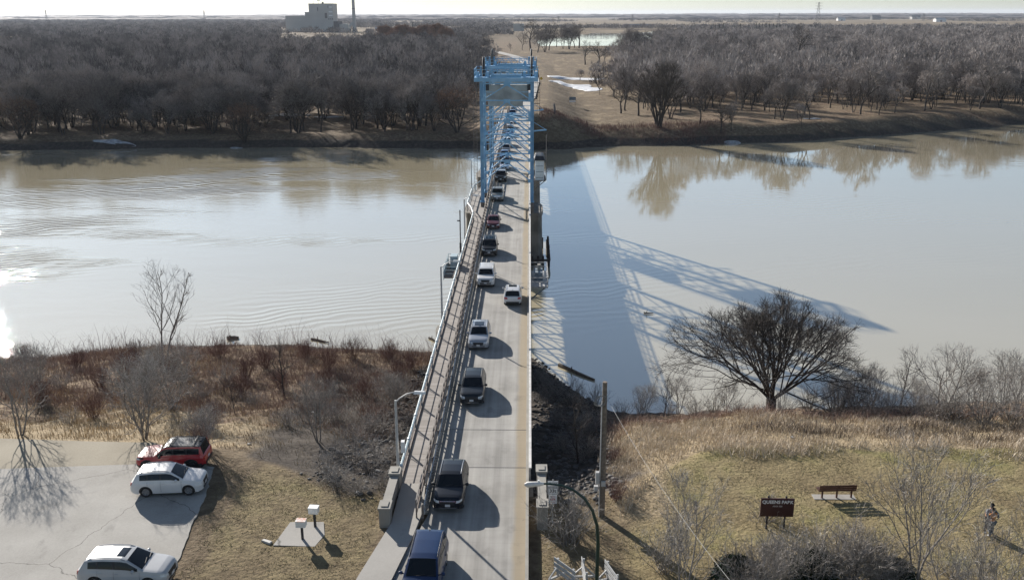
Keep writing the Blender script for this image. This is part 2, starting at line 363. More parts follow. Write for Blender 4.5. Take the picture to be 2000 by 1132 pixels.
def roadmat(name, c1, c2, crack=.10, dust=False):
    m, t, b = newmat(name); L = t.links; b.inputs['Roughness'].default_value = .88; b.inputs['Specular IOR Level'].default_value = .25
    tc = nd(t, 'ShaderNodeTexCoord')
    def mapn(st, s, d=6, r=.6):
        mp = nd(t, 'ShaderNodeMapping'); mp.inputs['Scale'].default_value = st; L.new(tc.outputs['Object'], mp.inputs[0])
        n = nd(t, 'ShaderNodeTexNoise'); n.inputs['Scale'].default_value = s; n.inputs['Detail'].default_value = d; n.inputs['Roughness'].default_value = r
        L.new(mp.outputs[0], n.inputs['Vector']); return n.outputs[0], mp
    a, _ = mapn((1, 1, 1), .35); st, _ = mapn((2.2, .03, 1), .9, 3); g, _ = mapn((1, 1, 1), 9, 6, .8)
    def rng(s, lo, hi, o0=0., o1=1.):
        r = nd(t, 'ShaderNodeMapRange'); r.inputs[1].default_value = lo; r.inputs[2].default_value = hi; r.inputs[3].default_value = o0; r.inputs[4].default_value = o1
        L.new(s, r.inputs[0]); return r.outputs[0]
    mx = nd(t, 'ShaderNodeMix', data_type='RGBA'); mx.inputs[6].default_value = (*c1, 1); mx.inputs[7].default_value = (*c2, 1)
    ad = nd(t, 'ShaderNodeMath', operation='ADD'); L.new(rng(a, .35, .65, 0, .5), ad.inputs[0]); L.new(rng(st if name == 'road_concrete' else g, .35, .65, 0, .5), ad.inputs[1])
    L.new(ad.outputs[0], mx.inputs[0]); col = mx.outputs[2]
    # cracks: wandering lines where two noise fields cross
    vo = nd(t, 'ShaderNodeTexVoronoi', feature='DISTANCE_TO_EDGE'); vo.inputs['Scale'].default_value = crack
    mp = nd(t, 'ShaderNodeMapping'); L.new(tc.outputs['Object'], mp.inputs[0])
    wn = nd(t, 'ShaderNodeTexNoise'); wn.inputs['Scale'].default_value = .9; wn.inputs['Detail'].default_value = 5; L.new(tc.outputs['Object'], wn.inputs['Vector'])
    va = nd(t, 'ShaderNodeVectorMath', operation='MULTIPLY_ADD'); L.new(wn.outputs[1], va.inputs[0]); va.inputs[1].default_value = (.9, .9, 0); L.new(mp.outputs[0], va.inputs[2])
    L.new(va.outputs[0], vo.inputs['Vector'])
    ck = rng(vo.outputs[0], 0, .006 if crack > .05 else .004, .35, 1); gt = rng(a, .45, .5, 0, 1)
    mm = nd(t, 'ShaderNodeMath', operation='MAXIMUM'); L.new(ck, mm.inputs[0]); mm.inputs[1].default_value = 0 if crack else 1
    m2 = nd(t, 'ShaderNodeMix', data_type='RGBA', blend_type='MULTIPLY'); m2.inputs[0].default_value = 1; L.new(col, m2.inputs[6]); L.new(mm.outputs[0], m2.inputs[7]); col = m2.outputs[2]
    if dust:   # sand gathered along the right kerb and faint wheel tracks
        sx = nd(t, 'ShaderNodeSeparateXYZ'); L.new(tc.outputs['Object'], sx.inputs[0])
        jn = nd(t, 'ShaderNodeMath', operation='MULTIPLY_ADD'); L.new(a, jn.inputs[0]); jn.inputs[1].default_value = .5; L.new(sx.outputs[0], jn.inputs[2])
        d = rng(jn.outputs[0], -.70, -.42); x = nd(t, 'ShaderNodeMix', data_type='RGBA'); dm = nd(t, 'ShaderNodeMath', operation='MULTIPLY'); L.new(d, dm.inputs[0]); dm.inputs[1].default_value = .75
        L.new(dm.outputs[0], x.inputs[0]); L.new(col, x.inputs[6]); x.inputs[7].default_value = (.33, .265, .17, 1); col = x.outputs[2]
        # narrow transverse grooves every 1.3 m
        fr = nd(t, 'ShaderNodeMath', operation='MODULO'); ay = nd(t, 'ShaderNodeMath', operation='MULTIPLY_ADD'); L.new(a, ay.inputs[0]); ay.inputs[1].default_value = .25; L.new(sx.outputs[1], ay.inputs[2])
        L.new(ay.outputs[0], fr.inputs[0]); fr.inputs[1].default_value = 1.3
        gl = rng(fr.outputs[0], 0, .05, .74, 1.0)
        x = nd(t, 'ShaderNodeMix', data_type='RGBA', blend_type='MULTIPLY'); x.inputs[0].default_value = .6; L.new(col, x.inputs[6]); L.new(gl, x.inputs[7]); col = x.outputs[2]
    # oil spots and worn patches
    s1, _ = mapn((1, .6, 1), .8, 4, .55); sp_ = rng(s1, .60, .72, 1, .78); x = nd(t, 'ShaderNodeMix', data_type='RGBA', blend_type='MULTIPLY'); x.inputs[0].default_value = 1; L.new(col, x.inputs[6]); L.new(sp_, x.inputs[7]); col = x.outputs[2]
    L.new(col, b.inputs['Base Color'])
    bp = nd(t, 'ShaderNodeBump'); bp.inputs['Strength'].default_value = .25; bp.inputs['Distance'].default_value = .02; L.new(g, bp.inputs['Height']); L.new(bp.outputs[0], b.inputs['Normal'])
roadmat('road_concrete', (.235, .225, .205), (.42, .405, .37), 0, True)
roadmat('lot_asphalt', (.30, .285, .255), (.43, .413, .375), .16)
roadmat('sidewalk_concrete', (.33, .315, .285), (.42, .40, .365), .05)
roadmat('pale_dirt', (.26, .225, .165), (.38, .34, .26), .02)
def plank(name, c1, c2):
    m, t, b = newmat(name); L = t.links; b.inputs['Roughness'].default_value = .9
    tc = nd(t, 'ShaderNodeTexCoord'); sx = nd(t, 'ShaderNodeSeparateXYZ'); L.new(tc.outputs['Object'], sx.inputs[0])
    mo = nd(t, 'ShaderNodeMath', operation='MODULO'); L.new(sx.outputs[1], mo.inputs[0]); mo.inputs[1].default_value = .2
    r = nd(t, 'ShaderNodeMapRange'); r.inputs[1].default_value = .0; r.inputs[2].default_value = .04; r.inputs[3].default_value = .35; L.new(mo.outputs[0], r.inputs[0])
    fl = nd(t, 'ShaderNodeMath', operation='SNAP'); L.new(sx.outputs[1], fl.inputs[0]); fl.inputs[1].default_value = .2
    wn = nd(t, 'ShaderNodeTexWhiteNoise', noise_dimensions='1D'); L.new(fl.outputs[0], wn.inputs['W'])
    mx = nd(t, 'ShaderNodeMix', data_type='RGBA'); mx.inputs[6].default_value = (*c1, 1); mx.inputs[7].default_value = (*c2, 1); L.new(wn.outputs[0], mx.inputs[0])
    m2 = nd(t, 'ShaderNodeMix', data_type='RGBA', blend_type='MULTIPLY'); m2.inputs[0].default_value = 1; L.new(mx.outputs[2], m2.inputs[6]); L.new(r.outputs[0], m2.inputs[7])
    L.new(m2.outputs[2], b.inputs['Base Color'])
plank('walk_planks', (.26, .235, .21), (.37, .34, .31))
# ------------------------------------------------------------------ ground as one sheet
# near bank profiles: for each X, five (Y, z) knots from the level top down to the river bed
KX = np.array([-400, -60, -30, -19, -12, -9, .6, 4.5, 8, 12, 20, 32, 60, 400.])
KY = np.array([[58, 78, 95, 99, 106], [58.5, 78, 93, 97.5, 106], [57.5, 78, 97, 102.5, 110], [56, 74, 95, 100.5, 108],
               [51.5, 66, 92, 99.5, 107], [51, 64, 90, 99, 107], [51, 60, 80, 99, 107], [51, 62, 77, 90, 98], [53, 66, 72, 85, 93],
               [57, 68, 74, 83.5, 90], [58, 68.5, 74, 83, 90], [57.5, 68.5, 75, 84, 92], [58, 70, 78, 88, 95], [58, 70, 78, 88, 95.]])
KZ = np.array([[0, -4.2, -7.6, -9, -11]] * 4 + [[0, -4, -7.8, -9, -11]] * 2 + [[-.3, -4, -7.5, -9, -11], [-.2, -4, -7.4, -9, -11], [0, -2.2, -4.5, -9, -11]]
              + [[0, -2.8, -5.8, -9, -11]] * 3 + [[0, -2.8, -5.8, -9, -11]] * 2, dtype=float)
FX = np.array([-3000, -400, -160, -81, -20, 4, 41, 83, 177, 300, 3000.]); FY = np.array([262, 262, 267, 273, 273, 274, 281, 288, 336, 420, 2500.])
FW = np.array([4, 4, 4, 4, 5, 7, 6, 4, 3, 3, 3.])    # width of the far bank's face
def lake_mask(X, Y):
    near = 1066 + 12 * np.sin(X / 40.) + 90 * sstep(-10, -60, X)
    left = 14 - (Y - 1100) * .03 + 90 * sstep(1300, 1900, Y)
    right = 126 + (Y - 1060) * .16
    far = 1830 + (X - 40) * 1.1
    return sstep(-14, 14, Y - near) * sstep(-14, 14, far - Y) * sstep(-10, 10, X - left) * sstep(-10, 10, right - X)
def ground_z(X, Y, rough=True):
    X = np.asarray(X, dtype=float); Y = np.asarray(Y, dtype=float)
    ky = [np.interp(X, KX, KY[:, i]) for i in range(5)]; kz = [np.interp(X, KX, KZ[:, i]) for i in range(5)]
    wob = vnoise(X / 9., Y / 30., 3) * 1.6 + vnoise(X / 2.7, Y / 9., 5) * .6
    Yw = Y + wob * sstep(ky[0] - 1, ky[0] + 6, Y) * (1 - .0 * X)
    z = kz[0] + 0 * Y
    for i in range(4):
        t = np.clip((Yw - ky[i]) / (ky[i + 1] - ky[i]), 0, 1); z = np.where(Yw > ky[i], kz[i] + (kz[i + 1] - kz[i]) * t, z)
    # far side
    fy = np.interp(X, FX, FY) + vnoise(X / 14., X * 0, 9) * 1.6 + vnoise(X / 4., X * 0, 11) * .5; fw = np.interp(X, FX, FW)
    t = sstep(-2.5 * 1, 1, (Y - fy) / fw * 1.0); top = -5.6 + vnoise(X / 60., Y / 60., 2) * .35
    top = top + 1.2 * sstep(20, 60, X) * sstep(400, 300, Y) - .5 * sstep(-20, -60, X) * sstep(330, 290, Y)
    # road embankment on the far side
    rx = road_x(Y); d = np.abs(X - rx - (-3.0)); rz = np.interp(Y, [270, 330, 520, 900, 1500], [-.35, -.6, -4.2, -4.9, -5.2])
    e = 1 - sstep(5.5, np.interp(Y, [270, 600], [19, 12]), np.where(X - rx > -3, d * .72, d * 1.15)); top = top * (1 - e) + np.maximum(rz, top) * e
    zf = -11 + (top + 11) * t
    z = np.where(Y > 200, zf, z)
    lk = lake_mask(X, Y); z = np.where(Y > 900, z * (1 - lk) + -11 * lk, z)
    if rough:
        slope = sstep(ky[0], ky[0] + 5, Y) * (Y < 200)
        z = z + slope * (vnoise(X / 1.3, Y / 1.3, 21) * .16 + vnoise(X / .5, Y / .5, 22) * .07)
        z = z + (1 - slope) * (Y < 110) * (vnoise(X / 3., Y / 3., 23) * .03)
        z = z + (Y > 262) * (Y < 900) * (vnoise(X / 5., Y / 5., 24) * .22 + vnoise(X / 1.6, Y / 1.6, 25) * .10)
        z = z - .02
    # the approach embankment and the strip beside the deck end
    return z
def road_x(Y):
    return np.interp(Y, [0, 300, 450, 640, 760, 860, 1000, 1500], [0, 0, 3.5, 3.0, -9, -27, -70, -260])
def gz(x, y): return float(ground_z(np.array([x]), np.array([y]))[0])
def axis(lo, hi, step, far, n):
    core = np.arange(lo, hi + step / 2, step); g = np.geomspace(step * 1.3, far, n)
    return core, np.cumsum(g)
core, g = axis(-62, 62, .62, 900, 42); xs = np.concatenate([core[0] - g[::-1], core, core[-1] + g])
y1 = np.arange(-30, 36, 3.); y2 = np.arange(36, 112, .5); y3 = np.arange(112, 256, 8.); y4 = np.arange(256, 300, .8)
y5 = 300 + np.cumsum(np.geomspace(1.2, 16, 110)); y6 = y5[-1] + np.cumsum(np.geomspace(18, 2500, 45))
ys = np.concatenate([y1, y2, y3, y4, y5, y6])
GX, GY = np.meshgrid(xs, ys); GZ = ground_z(GX, GY)
nx, ny = len(xs), len(ys); idx = np.arange(nx * ny).reshape(ny, nx)
F = np.stack([idx[:-1, :-1], idx[:-1, 1:], idx[1:, 1:], idx[1:, :-1]], -1).reshape(-1, 4)
me = npmesh('ground', np.stack([GX, GY, GZ], -1).reshape(-1, 3), F, smooth=True)
# zones
nz = vnoise(GX / 6, GY / 6, 31) * .5 + vnoise(GX / 2, GY / 2, 32) * .5
ky0 = np.interp(GX, KX, KY[:, 0]); onbank = sstep(-1, 1.5, GY - ky0 + nz * 1.2) * (GY < 120)
near = GY < 120
lawn = near * (1 - onbank) * (sstep(5.2, 7.5, GX + nz) * 1.0 + .5 * sstep(-18.5, -17.5, GX + nz * .5) * sstep(-8, -9, GX)+ .35 * sstep(0, .4, GX) * sstep(7.5, 5.2, GX))
dry = near * (GX > 4) * sstep(-1.5, 2, GY - ky0 + nz * 2) * sstep(0, -3, GY - np.interp(GX, KX, KY[:, 1]) - 3 - nz)
dry = dry + near * (GX < -14) * sstep(0, 2, GY - 57 + nz) * sstep(4, -3, GY - 66 - nz * 6)
dry = dry + near * sstep(4.6, 5.6, GX) * sstep(10, 7.6, GX) * sstep(46, 50, GY + nz) * .9
brush = near * (GX < -9) * sstep(-4, 2, GY - 68 - nz * 8) + near * (GX > 6) * sstep(0, 3, GY - np.interp(GX, KX, KY[:, 1]) - nz)
rock = near * onbank * (sstep(-23, -17, GX + nz * 3) * sstep(10, 4.6, GX + nz * 1.2) * sstep(100, 80, GY + nz * 5) + sstep(-8, -8.6, GZ))
rock = rock + (GY > 200) * (GY < 420) * sstep(-6.9, -7.5, GZ + .3 * nz)
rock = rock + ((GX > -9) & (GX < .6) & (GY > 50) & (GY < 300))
lawn = lawn + ((GY > 262) & (GX > 0) & (GY < 600)) * .0
dry = dry + ((GY > 274) & (GY < 1000) & (GX > -10)) * (.22 + nz * .5) * sstep(-6.6, -5.9, GZ) * (1 - sstep(.1, .13, GX / GY + nz * .02) * .8)
brush = brush + ((GY > 262) & (GY < 1200)) * np.where(GX < -15, .75, sstep(.10, .14, GX / np.maximum(GY, 1)) * .8) * (.7 + nz)
fieldm = sstep(1400, 2000, GY)
za = me.attributes.new('zone', 'FLOAT_COLOR', 'POINT')
za.data.foreach_set('color', np.clip(np.stack([lawn, dry, brush, fieldm], -1), 0, 1).astype(np.float32).ravel())
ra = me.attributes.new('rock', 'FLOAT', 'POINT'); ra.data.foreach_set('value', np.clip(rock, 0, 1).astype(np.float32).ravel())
tag(link('ground', me, 'ground'), kind='structure')
# ------------------------------------------------------------------ river: one level sheet, also fills the bend far behind
wx = np.array([-9000, -400, -100, -40, 0, 40, 100, 400, 9000.]); wy = np.array([60., 120, 180, 240, 300, 700, 1400, 2600, 5200])
WX, WY = np.meshgrid(wx, wy); n_ = len(wx); idx = np.arange(WX.size).reshape(WX.shape)
F = np.stack([idx[:-1, :-1], idx[:-1, 1:], idx[1:, 1:], idx[1:, :-1]], -1).reshape(-1, 4)
tag(link('river_water', npmesh('river_water', np.stack([WX, WY, WX * 0 + WZ], -1).reshape(-1, 3), F), 'river_water'), kind='structure')
# ------------------------------------------------------------------ sheets: approach road, car park, dirt strip, pavement
def sheet(name, poly, z, m, thick=None, sub=None):
    b = MB()
    if thick: b.prism(poly, z - thick, z)
    else: b.add([(x, y, z) for x, y in poly], [tuple(range(len(poly)))])
    return tag(b.build(name, m), kind='structure')
sheet('approach_road', [(-.05, 10), (-.05, 52.0), (-6.0, 52.0), (-5.9, 48.5), (-6.7, 44.5), (-8.2, 38), (-11, 10)], .03, 'road_concrete', .3)
lot_edge = [(-17.3, 30), (-18.7, 41.5), (-19.5, 46.9), (-19.9, 50.5), (-20.6, 54.2), (-25.5, 54.5), (-34.5, 53.7), (-46, 53.2), (-75, 52), (-75, 20), (-17, 20)]
_q = random.Random(9); _e = []
for _i in range(5):
    (_a, _b), (_c2, _d) = lot_edge[_i], lot_edge[_i + 1]; _n = max(2, int(math.hypot(_c2 - _a, _d - _b) / .35))
    _e += [(_a + (_c2 - _a) * k / _n + _q.uniform(-.06, .06), _b + (_d - _b) * k / _n + _q.uniform(-.06, .06)) for k in range(_n)]
lot_edge = _e + lot_edge[5:]
sheet('parking_lot', lot_edge, .030, 'lot_asphalt', .25)
sheet('gravel_strip', [(-20.9, 54.2), (-25.5, 54.5), (-34.5, 53.7), (-75, 52), (-75, 58.0), (-46, 58.3), (-37, 58.2), (-30, 57.8), (-26, 57.7), (-23.4, 56.5)], .016, 'pale_dirt', .2)
sheet('pavement', [(-6.28, 48.4), (-6.45, 51.9), (-7.95, 51.9), (-7.95, 47.2), (-8.95, 41.8), (-10.6, 30), (-10.9, 10), (-8.9, 10), (-8.3, 34), (-7.1, 41.8), (-6.5, 46)], .16, 'sidewalk_concrete', .4)
sheet('concrete_pad', [(-14.25, 45.0), (-11.9, 44.9), (-11.6, 46.1), (-11.95, 47.5), (-13.9, 47.45)], .015, 'sidewalk_concrete', .2)
sheet('bench_pad', [(17.45, 50.55), (20.0, 50.55), (20.0, 51.15), (17.45, 51.15)], .015, 'sidewalk_concrete', .2)
# far road beyond the bridge
b = MB(); ysr = np.concatenate([np.arange(288, 640, 16.), np.arange(640, 1100, 14.)]); pts = []
for y in ysr:
    rx = float(road_x(np.array([y]))[0]); z = float(np.interp(y, [270, 330, 520, 900, 1500], [-.12, -.45, -4.05, -4.75, -5.05])) + .18
    hw = 4.2 if y > 330 else 3.2; pts.append([(rx - 3 - hw, y, z), (rx - 3 + hw, y, z)])
for i in range(len(pts) - 1): b.add([pts[i][0], pts[i][1], pts[i + 1][1], pts[i + 1][0]], [(0, 1, 2, 3)])
tag(b.build('far_road', 'sidewalk_concrete'), kind='structure')
# snow lying in the field, each patch its own sheet with a slight thickness
rs = random.Random(5)
def blob(name, cx, cy, rx_, ry_, m, z=None, th=.12, seed=0, label=None, cat=None, group=None, kind=None):
    q = random.Random(seed); b = MB(); n = 40; ph = [q.uniform(0, 6.28) for _ in range(6)]; zz = gz(cx, cy) if z is None else z
    ring = []
    for k in range(n):
        t = 2 * math.pi * k / n; r = 1 + sum(math.sin((j + 2) * t + ph[j]) * .38 / (j + 1) for j in range(5)) * .55
        x, y = cx + rx_ * r * math.cos(t), cy + ry_ * r * math.sin(t); ring.append((x, y))
    vs = [(x, y, gz(x, y) if z is None else z) for x, y in ring]
    vs = [(v[0], v[1], v[2] - .3) for v in vs] + [(v[0] * .97 + cx * .03, v[1] * .97 + cy * .03, v[2] + th * .7) for v in vs] + [(cx * .35 + v[0] * .65, cy * .35 + v[1] * .65, v[2] + th) for v in vs] + [(cx, cy, zz + th)]
    fs = [(k, (k + 1) % n, n + (k + 1) % n, n + k) for k in range(n)] + [(n + k, n + (k + 1) % n, 2 * n + (k + 1) % n, 2 * n + k) for k in range(n)] + [(2 * n + k, 2 * n + (k + 1) % n, 3 * n) for k in range(n)]
    b.add(vs, fs); o = b.build(name, m, smooth=True); return tag(o, label, cat, group, kind)
SN = [(1128, 153, 15, 9, 'long upper snow patch in the brown field beyond the bridge'), (1116, 166, 8, 13, 'lower left snow patch in the brown field beyond the bridge'),
      (1150, 172, 7, 11, 'lower right snow patch in the field, closest to the bridge'), (1084, 166, 2.5, 5, 'smallest snow spot beside the far road')]
for i, (px, py, a, b_, lb) in enumerate(SN):
    p = P(px, py, -5); blob('snow_patch', p.x, p.y, a, b_, 'snow', th=.25, seed=40 + i, label=lb, cat='snow patch', group='snow patches in the field')
for i, (px, py, a, b_, lb) in enumerate([(225, 270, 5, 1.3, 'white ice slab stranded on the far left mud bank'), (462, 271, 2.6, 1.0, 'small white ice slab at the waterline of the left wood'),
        (565, 228, 7, 3, 'snow patch under the trees of the far left bank, the larger'), (640, 232, 5, 2, 'dirty snow strip under the far left trees, right of the larger patch'),
        (1440, 262, 3.2, 1.2, 'bluish ice slab at the foot of the far right bank'), (1583, 243, 2.5, .8, 'flat white slab lying on the far right bank')]):
    p = P(px, py, -6.2); blob('ice_slab', p.x, p.y, a, b_, 'dull_ice', th=.2, seed=60 + i, label=lb, cat='ice slab')
# ------------------------------------------------------------------ bridge
BY0, BY1 = 52.0, 288.0
XL, XR = -8.05, .12
br = empty('road_bridge', (-3, 52, 0), label='long narrow river bridge with concrete deck and plank walkway on its left', cat='bridge')
br.location = (0, 0, 0)
b = MB(); b.box(-5.95, -.02, BY0, BY1, -.30, .026); deck = b.build('deck', 'road_concrete', br)
b = MB()
for y in (54.3, 60.0, 96, 138.6, 147.6, 170.4, 179.4, 216, 252): b.box(-5.9, -.1, y, y + .07, .027, .032)
build_each(b, 'expansion_joint', 'trim_black', br)
b = MB(); b.box(-.16, .02, 30, BY1, .03, .20); b.build('kerb', 'concrete', br)
b = MB(); b.box(-6.35, -5.95, 48.6, BY1, -.2, .17); b.build('kerb', 'concrete', br)
# walkway, bulging out round the tower legs
def xout(y): return float(np.interp(y, [0, 131, 137, 151, 157, 166, 169, 182, 186, 400], [-8.0, -8.0, -9.3, -9.3, -8.0, -8.0, -9.0, -9.0, -8.0, -8.0]))
b = MB(); yy = sorted(set(list(np.arange(52, 288, 4.)) + [131, 137, 151, 157, 166, 169, 182, 186, 288]))
for a, c in zip(yy[:-1], yy[1:]):
    b.add([(-6.35, a, .06), (xout(a), a, .06), (xout(c), c, .06), (-6.35, c, .06), (-6.35, a, -.05), (xout(a), a, -.05), (xout(c), c, -.05), (-6.35, c, -.05)],
          [(0, 1, 2, 3), (7, 6, 5, 4), (1, 0, 4, 5), (2, 1, 5, 6), (3, 2, 6, 7), (0, 3, 7, 4)])
b.build('walkway', 'walk_planks', br)
# outer pedestrian railing: fat pale top pipe with collars at the posts, mesh of thin pickets
step = 3.85; yp = [52.3 + step * i for i in range(61)]; tp = MB(); col_ = MB(); ps = MB(); low = MB(); pk = MB()
for a, c in zip(yp[:-1], yp[1:]):
    for z, r, q in ((1.12, .085, tp), (.62, .03, low), (.16, .03, low)): q.tube([(xout(a) - .03, a, z), (xout(c) - .03, c, z)], r, 6)
    nn = 16
for a in yp:
    x = xout(a) - .03; ps.box(x - .05, x + .05, a - .05, a + .05, -.3, 1.1); col_.tube([(x, a - .12, 1.12), (x, a + .12, 1.12)], .13, 8)
    low.bar((x - .05, a, .95), (x - .45, a, -.25), .05)
tp.build('outer_top_rail', 'pale_blue_paint', br); build_each(col_, 'rail_collar', 'pale_blue_paint', br); build_each(ps, 'outer_rail_post', 'girder_paint', br); low.build('outer_mid_rail', 'rust_steel', br)
b = MB(); b.box(-8.13, -8.02, 52, 131, -.35, .12); b.box(-8.13, -8.02, 157, 166, -.35, .12); b.box(-8.13, -8.02, 186, 288, -.35, .12); build_each(b, 'edge_beam', 'rust_steel', br)
# double barrier between walkway and road
rd = MB(); rp = MB(); dk = MB(); dkp = MB(); th = MB(); rv = MB(); q = random.Random(3)
ya = np.arange(47.8, 288, 2.0)
for i, y in enumerate(ya):
    rp.box(-6.24, -6.12, y - .06, y + .06, .1, 1.02); dkp.box(-6.58, -6.50, y - .04, y + .04, .0, 1.32)
    y2 = min(y + 2.0, 288)
    o1, o2 = math.sin(y * 1.1) * .03, math.sin((y + 2) * 1.1) * .03
    for z0, z1 in ((.38, .58), (.78, .98)): rd.bar((-6.10 + o1, y, (z0 + z1) / 2), (-6.10 + o2, y2, (z0 + z1) / 2), .07, .20)
    for k in range(5):
        yy_ = y + .2 + k * .4; rv.box(-6.06 + o1, -6.0 + o1, yy_ - .1, yy_ + .1, .84, .92); rv.box(-6.06 + o1, -6.0 + o1, yy_ - .1, yy_ + .1, .44, .52)
    dk.bar((-6.54, y, .45), (-6.54, y2, .45), .05, .2); dk.bar((-6.54, y, .88), (-6.54, y2, .88), .05, .2); th.bar((-6.54, y, 1.32), (-6.54, y2, 1.32), .06, .06)
rd.build('guard_rail', 'galvanised', br); build_each(rp, 'guard_post', 'rust_steel', br); rv.build('guard_block', 'weathered_wood', br)
dk.build('fence_panel', 'rust_steel', br); build_each(dkp, 'fence_post', 'rust_steel', br); th.build('fence_cap', 'weathered_wood', br)
# right hand railing
t1 = MB(); p1 = MB(); l1 = MB()
for y in np.arange(52.6, 288, 2.4):
    p1.box(.03, .13, y - .05, y + .05, -.25, 1.02); y2 = min(y + 2.4, 288)
    for z in (.35, .68): l1.bar((.07, y, z), (.07, y2, z), .05, .12)
t1.box(.02, .19, 52.3, 288, 1.02, 1.10); t1.build('right_top_rail', 'rail_top', br); build_each(p1, 'right_rail_post', 'galvanised', br); l1.build('right_mid_rail', 'galvanised', br)
b = MB(); b.box(.02, .16, 52, 288, -.55, .0); b.build('deck_fascia', 'rust_steel', br)
# deck trusses
def truss(x, y0, y1, depth, n, parent):
    b = MB(); d = (y1 - y0) / n; zt, zb = -.55, -.55 - depth
    b.bar((x, y0, zt), (x, y1, zt), .3, .35); b.bar((x, y0 + d, zb), (x, y1 - d, zb), .3, .3)
    for i in range(n + 1):
        y = y0 + i * d
        if 0 < i < n: b.bar((x, y, zt), (x, y, zb), .2)
        if i < n:
            if i == 0: b.bar((x, y, zt), (x, y + d, zb), .22)
            elif i == n - 1: b.bar((x, y, zb), (x, y + d, zt), .22)
            elif i < n / 2: b.bar((x, y, zt), (x, y + d, zb), .18); b.bar((x, y, zb), (x, y + d, zt), .10)
            else: b.bar((x, y, zb), (x, y + d, zt), .18); b.bar((x, y, zt), (x, y + d, zb), .10)
    return b.build('truss', 'girder_paint', parent)
spans = [(53, 94, 8), (96, 137, 8), (180.5, 214, 7), (217, 250, 7), (253, 285, 7)]
for y0, y1, n in spans:
    for x in (-6.9, -.5): truss(x, y0, y1, 3.6, n, br)
for x in (-6.9, -.5): b = MB(); b.box(x - .2, x + .2, 148.5, 169.5, -1.9, -.35); b.build('lift_girder', 'girder_paint', br)
b = MB()
for y in np.arange(54, 287, 4.1): b.box(-8.0, .05, y - .12, y + .12, -.62, -.31)
build_each(b, 'floor_beam', 'girder_paint', br)
b = MB()
for y0, y1, n in spans:
    d = (y1 - y0) / n
    for i in range(1, n):
        y = y0 + i * d; b.bar((-6.9, y, -4.15), (-.5, y, -4.15), .16); b.bar((-6.9, y, -4.15), (-.5, y - d, -4.15) if i > 1 else (-.5, y, -.6), .12); b.bar((-.5, y, -4.15), (-6.9, y, -.7), .1)
build_each(b, 'cross_brace', 'girder_paint', br)
# piers
def pier(y, wide, parent, top=-.9, th=3.0, xr=1.7):
    b = MB(); x0, x1 = -9.4, xr; n = 10
    def outline(g, t):
        pts = [(x1 + g * .8 * math.cos(a), y + (t / 2 + g) * math.sin(a)) for a in np.linspace(-math.pi / 2, math.pi / 2, n)]
        return pts + [(x0 - g * .8 * math.cos(a), y + (t / 2 + g) * math.sin(a)) for a in np.linspace(math.pi / 2, -math.pi / 2, n)]
    o0, o1, o2 = outline(1.0, th), outline(.75, th), outline(.95, th)
    m = len(o0)
    vs = [(*p, -12) for p in o0] + [(*p, top - .8) for p in o1] + [(*p, top - .75) for p in o2] + [(*p, top) for p in o2]
    fs = [(k * m + i, k * m + (i + 1) % m, (k + 1) * m + (i + 1) % m, (k + 1) * m + i) for k in range(3) for i in range(m)] + [tuple(range(3 * m, 4 * m))]
    b.add(vs, fs); return b.build('pier', 'pier_concrete', parent)
pier(142.8, 1, br, -.85, 6.2, 1.4); pier(175.2, 1, br, -.85, 6.2, 1.4)
for y in (95, 215.5, 251.5): pier(y, 1, br, -4.5, 1.4, -.6)
b = MB(); b.box(-8.3, .3, 50.6, 52.0, -6, .0); b.build('abutment', 'pier_concrete', br)
b = MB(); b.box(-8.3, .3, 286, 289, -6, -.1); b.build('abutment', 'pier_concrete', br)
# timber fender round the near tower pier
b = MB(); q = random.Random(8)
for y in (137.0, 149.0):
    for x in np.arange(-9, 3.2, .8): b.tube([(x, y, -11), (x + q.uniform(-.1, .1), y, -7.2 + q.uniform(-.5, .3))], .16, 6)
for y in np.arange(137, 149, .9): b.tube([(3.0, y, -11), (3.1, y, -7.0 + q.uniform(-.4, .3))], .17, 6)
b.bar((3.2, 137, -7.8), (3.2, 149, -7.8), .2, .3); b.bar((-9, 136.8, -7.8), (3.2, 136.8, -7.8), .2, .3)
build_each(b, 'fender_pile', 'bark_dark', br)
